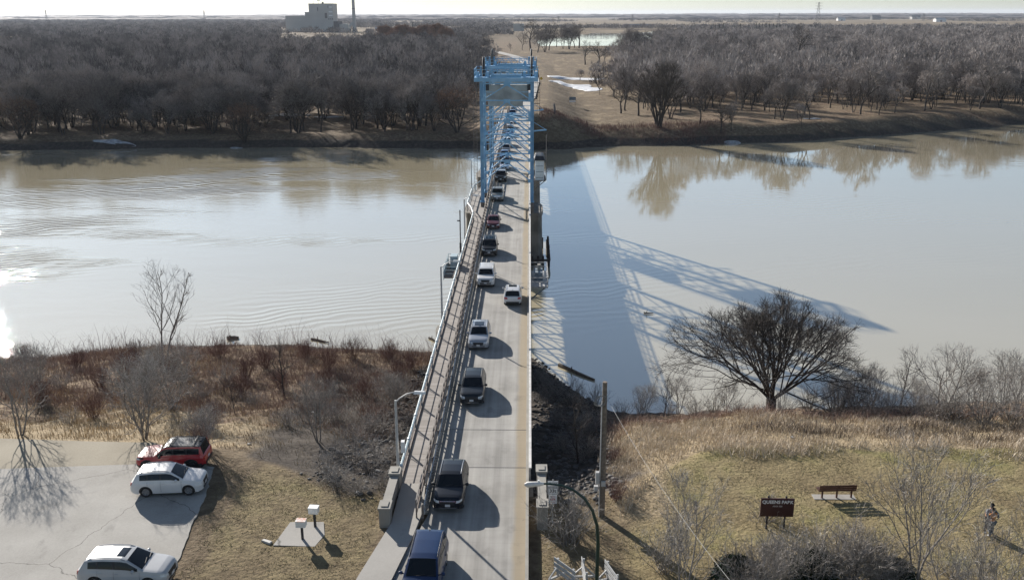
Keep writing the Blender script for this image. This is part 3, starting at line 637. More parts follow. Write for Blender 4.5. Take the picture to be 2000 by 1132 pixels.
# ------------------------------------------------------------------ lift towers
TX0, TX1 = -7.12, .40
def tower(y0, y1, label, z0=.9, TOP=18.7):
    """y0 = face towards the camera, y1 = the other"""
    t = empty('lift_tower', (-3.4, (y0 + y1) / 2, 0), label=label, cat='lift tower', group='steel lift towers of the bridge')
    t.location = (0, 0, 0)
    for x in (TX0, TX1):
        for y in (y0, y1):
            b = MB(); s = 1 if x < -3 else -1
            b.box(x - .26, x + .26, y - .05, y + .05, z0, TOP); b.box(x - .26, x - .20, y - .26, y + .26, z0, TOP); b.box(x + .20, x + .26, y - .26, y + .26, z0, TOP)
            b.box(x - .36, x + .36, y - .36, y + .36, z0 - .15, z0); b.build('column', 'sky_blue_paint', t)
            b = MB(); b.box(x - .3, x + .3, y - .3, y + .3, -.9, z0 - .15); b.build('column_foot', 'rust_steel', t)
    lv = [18.5, 16.05, 13.1, 10.1, 7.05]; cx = (TX0 + TX1) / 2
    for fi, y in enumerate((y0, y1)):
        o = 0 if fi == 0 else -.0
        for i, z in enumerate(lv):
            b = MB(); b.bar((TX0 + .26, y, z), (TX1 - .26, y, z), .16, .16)
            zn = (lv[i + 1] if i + 1 < len(lv) else 3.9) + .15
            for x in (TX0 + .3, TX1 - .3): b.bar((cx, y, z - .15), (x, y, zn), .15, .15)
            build_each(b, 'brace', 'sky_blue_paint', t)
            b = MB(); b.box(cx - .5, cx + .5, y - .09, y - .075, z - .34, z + .2); b.box(cx - .5, cx + .5, y + .075, y + .09, z - .34, z + .2)
            for x in (TX0 + .25, TX1 - .25): b.box(x - .35, x + .35, y - .30, y - .285, zn - .25, zn + .3)
            build_each(b, 'gusset', 'sky_blue_paint', t)
        b = MB()
        for i, z in enumerate(lv[:-1]):
            zm = (z + lv[i + 1]) / 2; b.bar((TX0 + .26, y, zm), (cx - 1.9, y, zm), .08); b.bar((TX1 - .26, y, zm), (cx + 1.9, y, zm), .08)
        build_each(b, 'strut', 'sky_blue_paint', t)
    for x in (TX0, TX1):
        zs = [18.4, 15, 11.6, 8.2, 4.8, 1.4]; b = MB()
        for i in range(5):
            b.bar((x, y0, zs[i]), (x, y1, zs[i]), .12); b.bar((x, y0, zs[i]), (x, y1, zs[i + 1]), .11); b.bar((x, y1, zs[i]), (x, y0, zs[i + 1]), .11)
        b.bar((x, y0, zs[5]), (x, y1, zs[5]), .12); build_each(b, 'side_brace', 'sky_blue_paint', t)
    # inner plan struts
    b = MB()
    for z in (5.2, 7.05, 10.1, 13.1): b.bar((TX0, y0, z), (cx, y1, z), .1); b.bar((TX1, y0, z), (cx, y1, z), .1)
    build_each(b, 'strut', 'sky_blue_paint', t)
    # platform
    ym = (y0 + y1) / 2; b = MB(); b.box(-8.2, 1.25, y0 - .5, y0 - .2, TOP + .1, TOP + .62); b.box(-8.2, 1.25, y1 + .2, y1 + .5, TOP + .1, TOP + .62)
    for x in (-8.2, TX0 - .5, TX0 + .9, TX1 - 1.2, TX1 + .35, 1.0): b.box(x, x + .22, y0 - .2, y1 + .2, TOP + .1, TOP + .55)
    build_each(b, 'top_girder', 'sky_blue_paint', t)
    b = MB(); b.box(-8.2, -5.9, y0 - .5, y0 + 1.6, TOP + .63, TOP + .70); b.box(-1.2, 1.25, y0 - .5, y0 + 1.6, TOP + .63, TOP + .70)
    b.box(-8.2, -7.6, y0 + 1.6, y1 + .4, TOP + .63, TOP + .70); b.box(.75, 1.25, y0 + 1.6, y1 + .4, TOP + .63, TOP + .70); b.box(-5.9, -1.2, y1 - .3, y1 + .4, TOP + .63, TOP + .70)
    build_each(b, 'platform', 'sky_blue_paint', t)
    b = MB(); zt = TOP + .7
    def rails(x0, x1, y, h=1.15, hs=(1.15, .6)):
        n = max(1, round(abs(x1 - x0) / 1.5))
        for k in range(n + 1): x = x0 + (x1 - x0) * k / n; b.bar((x, y, zt), (x, y, zt + h), .07)
        for q_ in hs: b.bar((x0, y, zt + q_), (x1, y, zt + q_), .06)
    def railsy(x, ya_, yb_, h=1.15):
        n = max(1, round(abs(yb_ - ya_) / 1.6))
        for k in range(n + 1): y = ya_ + (yb_ - ya_) * k / n; b.bar((x, y, zt), (x, y, zt + h), .07)
        for q_ in (1.15, .6): b.bar((x, ya_, zt + q_), (x, yb_, zt + q_), .06)
    rails(-8.2, -5.9, y0 - .45); rails(-1.0, 1.25, y0 - .45); rails(-5.9, -1.0, y0 - .45, .9, (.9, .35)); rails(-8.2, 1.25, y1 + .45)
    railsy(-8.2, y0 - .45, y1 + .45); railsy(1.25, y0 - .45, y1 + .45)
    b.build('handrail', 'pale_blue_paint' if 0 else 'sky_blue_paint', t)
    # lattice cross girder between the sheaves
    b = MB(); zl, zh = TOP + .75, TOP + 1.75; yl = ym + 1.2; b.bar((-6.2, yl, zl), (-.5, yl, zl), .14); b.bar((-6.2, yl, zh), (-.5, yl, zh), .14)
    for k in range(10):
        xa = -6.2 + k * .57; b.bar((xa, yl, zl if k % 2 else zh), (xa + .57, yl, zh if k % 2 else zl), .08)
    b.build('lattice_girder', 'sky_blue_paint', t)
    # sheaves with their bearings and guards
    for x in (TX0 + .18, TX1 - .1):
        b = MB(); prof = [(-.16, .35), (-.16, 1.55), (-.10, 1.72), (-.05, 1.6), (.05, 1.6), (.10, 1.72), (.16, 1.55), (.16, .35)]
        b.lathe(prof, 'X', 32, (x, ym, TOP + 1.9)); b.lathe([(-.16, .01), (-.16, .35)], 'X', 32, (x, ym, TOP + 1.9)); b.lathe([(.16, .35), (.16, .01)], 'X', 32, (x, ym, TOP + 1.9))
        sh = b.build('sheave', 'dark_steel', t)
        b = MB(); b.tube([(x - .5, ym, TOP + 1.9), (x + .5, ym, TOP + 1.9)], .14, 10)
        for s in (-.42, .42): b.box(x + s - .12, x + s + .12, ym - .45, ym + .45, TOP + .55, TOP + 2.1)
        b.build('bearing', 'sky_blue_paint', t)
    for x in (TX0 - .55, TX0 + 1.0, TX1 - 1.2, TX1 + .55):
        b = MB(); b.box(x - .22, x + .22, y0 + .1, y0 + .9, TOP + .7, TOP + 1.5); b.build('gear_box', 'sky_blue_paint', t)
    # counterweight
    b = MB(); cz0, cz1 = 15.0, 18.15; b.box(-6.55, -.15, ym - 1.5, ym + 1.3, cz0 + .8, cz1); b.box(-6.3, -1.0, ym - 1.45, ym + 1.25, cz0, cz0 + .8)
    b.build('counterweight', 'weight_concrete', t)
    b = MB()
    for x in (-6.6, -.35): b.box(x, x + .5, ym - 1.7, ym - 1.5, cz1 - .8, cz1 + .3)
    build_each(b, 'weight_hanger', 'dark_steel', t)
    # ladder cage on the left, landing frames on the right
    b = MB()
    for dx in (-.25, .25): b.bar((TX0 - 1.0 + dx, y0, 3.0), (TX0 - 1.0 + dx, y0, TOP + .5), .05)
    for z in np.arange(3.0, TOP, .45): b.bar((TX0 - 1.25, y0, z), (TX0 - .75, y0, z), .03)
    for z in np.arange(3.4, TOP, 2.4): b.bar((TX0 - 1.0, y0, z), (TX0, y0, z), .04)
    b.build('ladder', 'rust_steel', t)
    b = MB()
    for z in (13.9, 15.6, 17.2, 18.6): b.bar((TX1 + .3, y0, z), (TX1 + 1.15, y0, z), .08, .08)
    b.bar((TX1 + 1.12, y0, 13.9), (TX1 + 1.12, y0, 18.6), .05); b.bar((TX1 + .75, y0, 13.9), (TX1 + .75, y0, 18.6), .03)
    b.build('landing_frame', 'dark_steel', t)
    b = MB(); b.bar((TX1 + .26, y1, 10.6), (TX1 + 2.3, y1, 10.8), .14, .2); b.bar((TX1 + .26, y1, 12.0), (TX1 + 2.1, y1, 10.9), .07); b.build('signal_arm', 'sky_blue_paint', t)
    return t
tower(139.2, 147.0, 'blue steel lift tower nearest the camera, standing over the middle of the bridge')
tower(171.0, 178.8, 'blue steel lift tower seen through and just behind the nearest one')
# lift span pony trusses and guide cables belong to the bridge
b = MB()
for x in (-6.75, .28):
    b.bar((x, 148.5, 1.9), (x, 169.5, 1.9), .14, .16)
    for k in range(8): y = 148.5 + k * 3; b.bar((x, y, -.4), (x, y, 1.9), .12)
    for k in range(7): y = 148.5 + k * 3; b.bar((x, y, 1.9 if k % 2 else 0), (x, y + 3, 0 if k % 2 else 1.9), .09)
b.build('pony_truss', 'sky_blue_paint', br)
b = MB()
for x in (TX0 + .18, TX1 - .1):
    for y in (148.2, 169.8): b.tube([(x, y, .5), (x, y + (-2.9 if y < 160 else 2.9) * 0, 18.2)], .04, 5)
build_each(b, 'hoist_cable', 'dark_steel', br)
# operator's cabin beside the lift span
cb = empty('operator_cabin', (1.75, 160.5, 0), label='small white operator cabin with dark roof hung beside the lift span', cat='cabin')
b = MB(); b.box(-.75, .8, -2.6, 2.6, .9, 4.3); b.build('wall', 'white_paint', cb)
b = MB(); b.add([(-.95, -2.9, 4.3), (1.0, -2.9, 4.3), (1.0, 2.9, 4.3), (-.95, 2.9, 4.3), (-.6, -2.3, 5.0), (.65, -2.3, 5.0), (.65, 2.3, 5.0), (-.6, 2.3, 5.0)], [(3, 2, 1, 0), (4, 5, 6, 7), (0, 1, 5, 4), (1, 2, 6, 5), (2, 3, 7, 6), (3, 0, 4, 7)]); b.build('roof', 'dark_steel', cb)
for i in range(3): b = MB(); b.box(-.6, .65, -2.64, -2.6, 1.3 + i * 1.0, 1.36 + i * 1.0); b.build('siding_strip', 'dark_steel', cb)
b = MB(); b.box(.8, .83, -1.6, 1.6, 2.6, 3.7); b.build('window', 'glass', cb)
b = MB(); b.box(-.9, 1.1, -2.9, 2.9, .75, .9)
for x in (-.8, 1.0):
    for y in (-2.5, 0, 2.5): b.bar((x, y, .8), (-1.4, y, -1.2), .12)
b.build('support_frame', 'rust_steel', cb)
b = MB(); b.tube([(1.15, -2.7, .9), (1.15, -2.7, 8.5)], .07, 6); b.tube([(1.15, -2.7, 8.5), (1.3, -2.0, 8.7)], .05, 6)
for x in (-1.1, .7): b.bar((x, -2.6, 5.9), (1.15, -2.7, 5.6), .06)
b.build('mast', 'rust_steel', cb)
# gate platforms: left one with a black pole, right one railed
g = empty('gate_platform', (-8.9, 103.5, 0), label='pale blue railed platform hung outside the left walkway railing', cat='platform')
b = MB(); b.box(-.75, .7, -3.0, 3.0, -.35, -.2); b.build('floor', 'rust_steel', g)
b = MB()
for z in (.2, .6, 1.0): b.bar((-.75, -3, z), (-.75, 3, z), .05); b.bar((-.75, -3, z), (.7, -3, z), .05); b.bar((-.75, 3, z), (.7, 3, z), .05)
for y in (-3, -1.5, 0, 1.5, 3): b.bar((-.75, y, -.2), (-.75, y, 1.05), .06)
b.box(-.82, -.76, -3.05, 3.05, -.5, .5); b.build('railing', 'pale_blue_paint', g)
b = MB(); b.box(-.3, .5, .5, 2.0, -.2, 1.3); b.build('machinery_box', 'pale_blue_paint', g)
g = empty('signal_mast', (-8.2, 107, 0), label='tall thin black pole beside the pale blue platform on the walkway side', cat='mast')
b = MB(); b.tube([(0, 0, -.3), (0, 0, 2.2)], .13, 8); b.tube([(0, 0, 2.2), (0, 0, 6.2)], .07, 8); b.build('pole', 'dark_steel', g)
b = MB(); b.bar((-.35, 0, 4.9), (0, 0, 4.9), .08, .14); b.build('lamp_head', 'dark_steel', g)
g = empty('gate_platform', (1.15, 101.5, 0), label='grey railed platform hung outside the right hand railing', cat='platform')
b = MB(); b.box(-.9, .95, -3.3, 3.3, -.8, -.6); b.build('floor', 'galvanised', g)
b = MB()
for z in (-.1, .4): b.bar((.95, -3.3, z), (.95, 3.3, z), .08); b.bar((-.9, -3.3, z), (.95, -3.3, z), .08); b.bar((-.9, 3.3, z), (.95, 3.3, z), .08)
for y in (-3.3, 0, 3.3): b.bar((.95, y, -.7), (.95, y, .45), .08)
b.build('railing', 'galvanised', g)
b = MB(); b.bar((-1.2, -2.4, -2.6), (.9, -2.4, -.8), .14); b.bar((-1.2, 2.4, -2.6), (.9, 2.4, -.8), .14); b.box(-.6, .4, -.8, 1.2, -.6, .3); build_each(b, 'bracket', 'girder_paint', g)
# lamps along the left edge
def lamp(x, y, z, h, label, double=False):
    g = empty('street_lamp', (x, y, z), label=label, cat='street lamp', group='grey street lamps along the left edge of the bridge')
    b = MB(); b.tube([(0, 0, -.6), (0, 0, h)], [.11, .075], 10); b.build('pole', 'grey_paint', g, True)
    b = MB(); b.tube([(0, 0, h - .15), (.25, 0, h + .12), (.7, 0, h + .42), (1.05, 0, h + .52), (1.3, 0, h + .52)], .04, 8); b.build('arm', 'grey_paint', g, True)
    b = MB(); b.add([(1.15, -.13, h + .46), (1.9, -.15, h + .46), (1.9, .15, h + .46), (1.15, .13, h + .46), (1.2, -.07, h + .62), (1.82, -.09, h + .60), (1.82, .09, h + .60), (1.2, .07, h + .62)],
                    [(3, 2, 1, 0), (4, 5, 6, 7), (0, 1, 5, 4), (1, 2, 6, 5), (2, 3, 7, 6), (3, 0, 4, 7)]); b.build('lamp_head', 'white_paint', g)
    return g
for i, (x, y, z, lb) in enumerate([(-8.25, 52.6, 0, 'street lamp at the near end of the walkway, beside the concrete parapet'), (-8.35, 84.1, 0, 'second street lamp along the walkway, closer than the pale blue platform'),
                    (-8.4, 117.2, 0, 'third street lamp, between the pale blue platform and the lift tower'), (-9.5, 150, 0, 'street lamp just left of the lift tower'),
                    (-8.4, 205, 0, 'street lamp on the bridge behind both towers'), (-8.4, 238, 0, 'farthest street lamp on the bridge')]): lamp(x, y, z, 5.5, lb)
# boxes on the first lamp pole
b = MB(); b.box(-8.0, -7.78, 52.4, 52.75, 2.0, 2.75); tag(b.build('meter_box', 'white_paint'), 'white box strapped to the street lamp by the parapet', 'box')
# parapets
def parapet(cx, y0, y1, label):
    g = empty('concrete_parapet', (cx, (y0 + y1) / 2, 0), label=label, cat='parapet', group='concrete end walls of the bridge'); L = (y1 - y0) / 2
    b = MB(); b.box(-.2, .2, -L + .5, L - .5, -.8, .95); b.build('wall', 'concrete', g)
    b = MB(); b.box(-.26, .26, -L + .62, L - .62, .95, 1.05); b.build('coping', 'concrete', g)
    for s in (-1, 1):
        y = s * (L - .35); b = MB(); b.box(-.31, .31, y - .45, y + .45, -.8, 1.12); p = b.build('end_post', 'concrete', g)
        b = MB(); b.box(-.36, .36, y - .5, y + .5, 1.12, 1.22); b.box(-.2, .2, y - .3, y + .3, 1.22, 1.27); b.build('cap', 'concrete', p)
parapet(-8.3, 47.1, 52.0, 'concrete end wall at the near left corner of the bridge'); parapet(.82, 47.4, 52.4, 'concrete end wall at the near right corner of the bridge')
b = MB(); b.box(.15, .5, 51.9, 52.5, -.8, .9); b.build('return_wall', 'concrete', bpy.data.objects['concrete_parapet.001'])
# ------------------------------------------------------------------ vehicles
KINDS = {
 # top: silhouette (x from the nose, z); belt; xc cowl, xw windscreen head, xr start of rear glass, xe end of rear glass; pillars
 'suv': dict(L=4.62, W=1.86, r=.36, fo=.90, ro=.98, sill=.24, top=[(0, .70), (.05, .86), (.16, .97), (.45, 1.04), (1.15, 1.12), (1.22, 1.15), (1.98, 1.60), (2.3, 1.66), (3.2, 1.67), (3.85, 1.62), (4.15, 1.56), (4.45, 1.08), (4.57, 1.02), (4.62, .78)],
             belt=[(0, .72), (1.1, 1.02), (4.6, 1.10)], xc=1.2, xw=1.98, xr=4.12, xe=4.47, pil=[(2.60, 2.70), (3.44, 3.54)], xq=3.98, tumble=.30),
 'van': dict(L=5.10, W=1.98, r=.35, fo=.95, ro=1.10, sill=.20, top=[(0, .66), (.05, .82), (.18, .95), (.5, 1.03), (1.05, 1.16), (1.1, 1.18), (2.0, 1.66), (2.4, 1.74), (3.6, 1.76), (4.5, 1.72), (4.78, 1.66), (5.0, 1.12), (5.06, 1.0), (5.10, .75)],
             belt=[(0, .70), (1.1, 1.02), (5.0, 1.10)], xc=1.08, xw=2.02, xr=4.76, xe=5.02, pil=[(2.55, 2.66), (3.62, 3.74)], xq=4.66, tumble=.26),
 'sedan': dict(L=4.70, W=1.82, r=.33, fo=.92, ro=1.02, sill=.20, top=[(0, .60), (.06, .72), (.25, .82), (.7, .90), (1.35, .97), (1.42, .99), (2.15, 1.38), (2.5, 1.44), (3.1, 1.43), (3.5, 1.36), (4.05, 1.08), (4.1, 1.06), (4.6, 1.02), (4.66, .96), (4.70, .7)],
             belt=[(0, .62), (1.2, .90), (4.6, .98)], xc=1.4, xw=2.15, xr=3.45, xe=4.05, pil=[(2.62, 2.70), (3.42, 3.50)], xq=3.75, tumble=.30),
 'pickup': dict(L=5.80, W=2.00, r=.40, fo=.95, ro=1.20, sill=.34, top=[(0, .86), (.05, 1.06), (.15, 1.14), (.5, 1.18), (1.35, 1.24), (1.42, 1.26), (2.05, 1.78), (2.4, 1.86), (3.5, 1.86), (3.85, 1.80), (4.0, 1.26), (4.05, 1.25), (5.7, 1.25), (5.76, 1.2), (5.80, .8)],
             belt=[(0, .9), (1.3, 1.16), (5.7, 1.20)], xc=1.4, xw=2.05, xr=3.86, xe=4.0, pil=[(2.68, 2.78), (3.6, 3.7)], xq=3.76, tumble=.26, bed=(4.12, 5.66)),
 'boxy': dict(L=4.80, W=1.94, r=.39, fo=.85, ro=.95, sill=.32, top=[(0, .82), (.05, 1.02), (.15, 1.12), (.5, 1.17), (1.3, 1.20), (1.36, 1.22), (1.95, 1.74), (2.3, 1.82), (3.6, 1.83), (4.35, 1.81), (4.5, 1.78), (4.68, 1.18), (4.76, 1.1), (4.80, .8)],
             belt=[(0, .84), (1.3, 1.12), (4.7, 1.16)], xc=1.34, xw=1.96, xr=4.48, xe=4.70, pil=[(2.58, 2.68), (3.5, 3.6)], xq=4.42, tumble=.20)}
def wheel_mesh(r, dark):
    key = 'tyre_%d' % int(r * 100)
    if key not in bpy.data.meshes:
        b = MB(); b.lathe([(-.11, r * .62), (-.115, r * .9), (-.08, r), (.08, r), (.115, r * .9), (.11, r * .62), (.05, r * .60), (-.05, r * .6), (-.11, r * .62)], 'Y', 28)
        o = b.build(key, 'tyre', None, True); o.data.name = key; bpy.data.objects.remove(o)
    k2 = 'rim_%d_%d' % (int(r * 100), dark)
    if k2 not in bpy.data.meshes:
        b = MB(); b.lathe([(.02, .001), (.02, r * .60)], 'Y', 28); b.lathe([(.085, r * .55), (.105, r * .60), (.09, r * .65), (.05, r * .65)], 'Y', 28); b.lathe([(.09, .001), (.09, r * .13), (.03, r * .15)], 'Y', 12)
        for k in range(5):
            t = 2 * math.pi * k / 5; d = Vector((math.cos(t), 0, math.sin(t)))
            b.bar(d * r * .08 + Vector((0, .07, 0)), d * r * .58 + Vector((0, .08, 0)), r * .2, .03, up=(0, 1, 0))
        o = b.build(k2, 'dark_rim' if dark else 'rim'); o.data.name = k2; bpy.data.objects.remove(o)
    return bpy.data.meshes[key], bpy.data.meshes[k2]
def vehicle(label, cat, paint, kind, x, y, z, heading, name=None, cladding=False, sunroof=False, rails=None, drl=False, scale=1.0, length=None,
            grille='trim_black', dark_rim=False, roof=None, chrome_bar=False, group=None, ridges=False, bars=0, roof_rack=False, height=1.0, detail=True, floating=False, taller=1.0, width=1.0, front_plate=True, dark_lamps=False, skirt=True):
    K = KINDS[kind]; L, W = K['L'], K['W'] * width; sx = (length or L) / L
    g = empty(name or {'suv': 'sport_utility_vehicle', 'van': 'minivan', 'sedan': 'sedan_car', 'pickup': 'pickup_truck', 'boxy': 'off_road_vehicle'}[kind], (x, y, z), heading, label, cat, group)
    tx, tz = zip(*K['top']); bx, bz = zip(*K['belt']); xf, xrw = K['fo'], L - K['ro']; Ra = K['r'] + .07
    xs_ = set(np.round(np.arange(0, L + .01, .075), 3)) | {0, .03, .06, .11, L, L - .03, L - .07, K['xc'], K['xw'], K['xr'], K['xe']} | set(tx)
    for a, c in K['pil']: xs_ |= {a, c}
    for c in (xf, xrw): xs_ |= set(np.round(c + Ra * np.cos(np.linspace(0, math.pi, 13)), 3))
    xs_ = sorted(v for v in xs_ if 0 <= v <= L); st = [xs_[0]]
    for v in xs_[1:]:
        if v - st[-1] > .012: st.append(v)
    st[-1] = L
    NS, NG, NT = 7, 6, 8; rows = []
    for q in st:
        zt = float(np.interp(q, tx, tz)) * (height if q < 9 else 1); zb = min(float(np.interp(q, bx, bz)), zt - .035)
        f = 1 - .24 * max(0, 1 - q / .50) ** 2.2 - .16 * max(0, 1 - (L - q) / .35) ** 2.2; w_ = W / 2 * f
        z0 = K['sill'] + .10 * max(0, 1 - q / .3) + .14 * max(0, 1 - (L - q) / .4)
        arch = 0
        for c in (xf, xrw):
            d = Ra ** 2 - (q - c) ** 2
            if d > 0: arch = max(arch, K['r'] + math.sqrt(d))
        zlo = max(z0, arch); hG = max(0, zt - zb - .05); row = []
        for i in range(NS):
            s = i / (NS - 1); zz = zlo + (zb - zlo) * s; rel = (zz - z0) / max(.01, zb - z0)
            row.append((w_ * (.955 + .045 * math.sin(min(1, max(0, rel)) * math.pi) + (.012 if rel > .62 and rel < .9 else 0) - (.02 * max(0, rel - .85) / .15)), zz))
        ws = row[-1][0]; wr = ws - K['tumble'] * min(1.0, hG / .55) * .62 - (.03 if hG < .02 else .0)
        for i in range(1, NG + 1):
            s = i / NG; row.append((ws + (wr - ws) * (s ** 1.25), zb + (zt - .045 - zb) * s))
        for i in range(1, NT + 1):
            s = i / NT; wv_ = wr * (1 - s); row.append((wv_, zt - .045 + .045 * math.sqrt(max(0, 1 - (1 - s) ** 2.4))))
        rows.append(row)
    n = len(rows[0]); cats = {}
    def put(c, vs): cats.setdefault(c, []).append(vs)
    for i in range(len(st) - 1):
        xm = (st[i] + st[i + 1]) / 2; hG = rows[i][NS + NG - 1][1] - rows[i][NS - 1][1]
        inpil = any(a <= xm <= c for a, c in K['pil'])
        for j in range(n - 1):
            c = 'body'
            if NS - 1 <= j < NS - 1 + NG:
                k = j - (NS - 1)
                if hG > .17 and xm < K['xq'] and 0 < k < NG - 1: c = 'window_pillar' if inpil else 'side_window%d' % sum(xm > a for a, _ in K['pil'])
            elif j >= NS - 1 + NG:
                t = (n - 1 - j) / NT
                if K['xc'] + .04 < xm < K['xw'] and t < .95: c = 'windscreen'
                elif K['xr'] < xm < K['xe'] - .02 and t < .9: c = 'rear_window'
                elif sunroof and K['xw'] + .22 < xm < K['xw'] + .22 + sunroof and t < .72: c = 'sunroof'
                elif 'bed' in K and K['bed'][0] < xm < K['bed'][1] and t < .88: c = 'bed_liner'
                elif roof and xm >= K['xw'] and xm <= K['xr']: c = 'roof'
            elif cladding and (rows[i][j][1] < K['sill'] + .17 or min(abs(xm - xf), abs(xm - xrw)) < Ra + .06 and rows[i][j][1] < K['r'] + math.sqrt(max(0, (Ra + .08) ** 2 - min(abs(xm - xf), abs(xm - xrw)) ** 2))): c = 'cladding'
            for s in (1, -1):
                cc = c + ('L%d' if s > 0 else 'R%d') % (xm > 3) if c.startswith(('side_w', 'window_p')) else c
                A, B, C_, D = (st[i], rows[i][j][0] * s, rows[i][j][1]), (st[i + 1], rows[i + 1][j][0] * s, rows[i + 1][j][1]), (st[i + 1], rows[i + 1][j + 1][0] * s, rows[i + 1][j + 1][1]), (st[i], rows[i][j + 1][0] * s, rows[i][j + 1][1])
                put(cc, (A, B, C_, D) if s < 0 else (D, C_, B, A))
    for e, r_ in ((0, rows[0]), (L, rows[-1])):
        for j in range(n - 2):
            q = ((e, r_[j][0], r_[j][1]), (e, -r_[j][0], r_[j][1]), (e, -r_[j + 1][0], r_[j + 1][1]), (e, r_[j + 1][0], r_[j + 1][1]))
            put('body', q if e else q[::-1])
    # shift to wheelbase centre, nose towards +X
    def T(p): return ((L / 2 - p[0]) * sx, -p[1] * 1.0, p[2] * taller)
    allv = [T(p) for fs in cats.values() for q in fs for p in q]; bvh = BVHTree.FromPolygons(allv, [tuple(range(4 * i, 4 * i + 4)) for i in range(len(allv) // 4)])
    mm = dict(window_pillar='trim_black', body='paint_' + paint, side_window='glass', windscreen='glass', rear_window='glass', sunroof='roof_glass', bed_liner='trim_black', roof='paint_' + (roof or paint), cladding='trim_black')
    for c, fs in cats.items():
        if c.startswith('side_w'): c = 'side_window'
        if c.startswith('window_p'): c = 'window_pillar'
        vs = []; ix = {}; ff = []
        for q in fs:
            f = []
            for p in q:
                k = (round(p[0], 4), round(p[1], 4), round(p[2], 4))
                if k not in ix: ix[k] = len(vs); vs.append(T(p))
                if ix[k] not in f: f.append(ix[k])
            if len(f) > 2: ff.append(tuple(f))
        me = bpy.data.meshes.new(c); me.from_pydata(vs, [], ff); me.update(); link(c, me, mm[c], g, True)
    hx = L / 2 * sx
    def patch(nm, m, yz, front=True, off=.012, res=(8, 4), parent=g):
        """a panel laid on the nose or tail, following its surface; yz = four corners (y, z)"""
        b = MB(); nu, nv = res; vs = []; ok = True
        for layer in (off, -.03):
            for i in range(nu + 1):
                for j in range(nv + 1):
                    u, v = i / nu, j / nv; a = [yz[0][k] * (1 - u) * (1 - v) + yz[1][k] * u * (1 - v) + yz[2][k] * u * v + yz[3][k] * (1 - u) * v for k in (0, 1)]
                    hit = bvh.ray_cast(Vector((hx + 1 if front else -hx - 1, a[0], a[1] * taller)), Vector((-1 if front else 1, 0, 0)))
                    x_ = hit[0].x if hit[0] else (hx - .3 if front else -hx + .3)
                    vs.append((x_ + (layer if front else -layer), a[0], a[1] * taller))
        m_ = (nu + 1) * (nv + 1); I = lambda i, j, l=0: l * m_ + i * (nv + 1) + j; fs = []
        for i in range(nu):
            for j in range(nv): fs.append((I(i, j), I(i + 1, j), I(i + 1, j + 1), I(i, j + 1)))
        for i in range(nu): fs += [(I(i, 0), I(i, 0, 1), I(i + 1, 0, 1), I(i + 1, 0)), (I(i, nv), I(i + 1, nv), I(i + 1, nv, 1), I(i, nv, 1))]
        for j in range(nv): fs += [(I(0, j), I(0, j + 1), I(0, j + 1, 1), I(0, j, 1)), (I(nu, j), I(nu, j, 1), I(nu, j + 1, 1), I(nu, j + 1))]
        b.add(vs, fs); return b.build(nm, m, parent, True)
    zh = K['top'][1][1] - .06; w0 = W / 2 * .80; zs = K['sill'] + .1
    patch('grille', grille, [(-w0 * .55, zh - .26), (w0 * .55, zh - .26), (w0 * .62, zh), (-w0 * .62, zh)])
    if bars:
        for k in range(bars): yb = -w0 * .45 + k * w0 * .9 / (bars - 1); patch('grille_bar', 'paint_silver', [(yb - .03, zh - .23), (yb + .03, zh - .23), (yb + .03, zh - .03), (yb - .03, zh - .03)], off=.03, res=(1, 3))
    if chrome_bar: patch('trim_bar', 'chrome', [(-w0 * .62, zh - .02), (w0 * .62, zh - .02), (w0 * .62, zh + .02), (-w0 * .62, zh + .02)], off=.028, res=(8, 1))
    patch('lower_intake', 'trim_black', [(-w0 * .75, zs + .06), (w0 * .75, zs + .06), (w0 * .8, zh - .32), (-w0 * .8, zh - .32)])
    for s in (1, -1):
        patch('headlight', 'trim_black' if dark_lamps else 'head_lamp', [(s * w0 * .66, zh - .12), (s * w0 * 1.13, zh - .05), (s * w0 * 1.16, zh + .07), (s * w0 * .68, zh + .02)])
        if drl: patch('running_light', 'head_lamp', [(s * w0 * .70, zh - .18), (s * w0 * 1.05, zh - .13), (s * w0 * 1.05, zh - .10), (s * w0 * .7, zh - .15)], off=.02, res=(4, 1))
        zt2 = 1.02 * K['top'][-2][1] - .07
        patch('tail_light', 'tail_lamp', [(s * w0 * .68, zt2 - .16), (s * w0 * 1.16, zt2 - .14), (s * w0 * 1.14, zt2 + .06), (s * w0 * .74, zt2 + .02)], front=False)
    if front_plate: patch('number_plate', 'plate', [(-.15, zs + .12), (.15, zs + .12), (.15, zs + .27), (-.15, zs + .27)], off=.03, res=(1, 1))
    patch('number_plate', 'plate', [(-.15, .72), (.15, .72), (.15, .86), (-.15, .86)], front=False, off=.03, res=(1, 1))
    patch('rear_bumper', 'trim_black', [(-w0 * .9, zs + .05), (w0 * .9, zs + .05), (w0 * .9, zs + .22), (-w0 * .9, zs + .22)], front=False, off=.03)
    if skirt: patch('skid_plate', 'chrome', [(-w0 * .7, zs + .0), (w0 * .7, zs + .0), (w0 * .72, zs + .045), (-w0 * .72, zs + .045)], off=.03, res=(8, 1))
    # dark floor, wheel wells
    b = MB(); b.box(-hx + .25, hx - .25, -W * .40, W * .40, .22 * taller, .62 * taller); b.build('underbody', 'trim_black', g)
    tm, rm = wheel_mesh(K['r'], dark_rim)
    for c in (xf, xrw):
        for s in (1, -1):
            wo = bpy.data.objects.new('wheel', tm); COL.link(wo); wo.parent = g; wo.location = ((L / 2 - c) * sx, s * (W / 2 - .135), K['r'])
            ro = bpy.data.objects.new('rim', rm); COL.link(ro); ro.parent = wo
            if s < 0: wo.rotation_euler = (0, 0, math.pi)
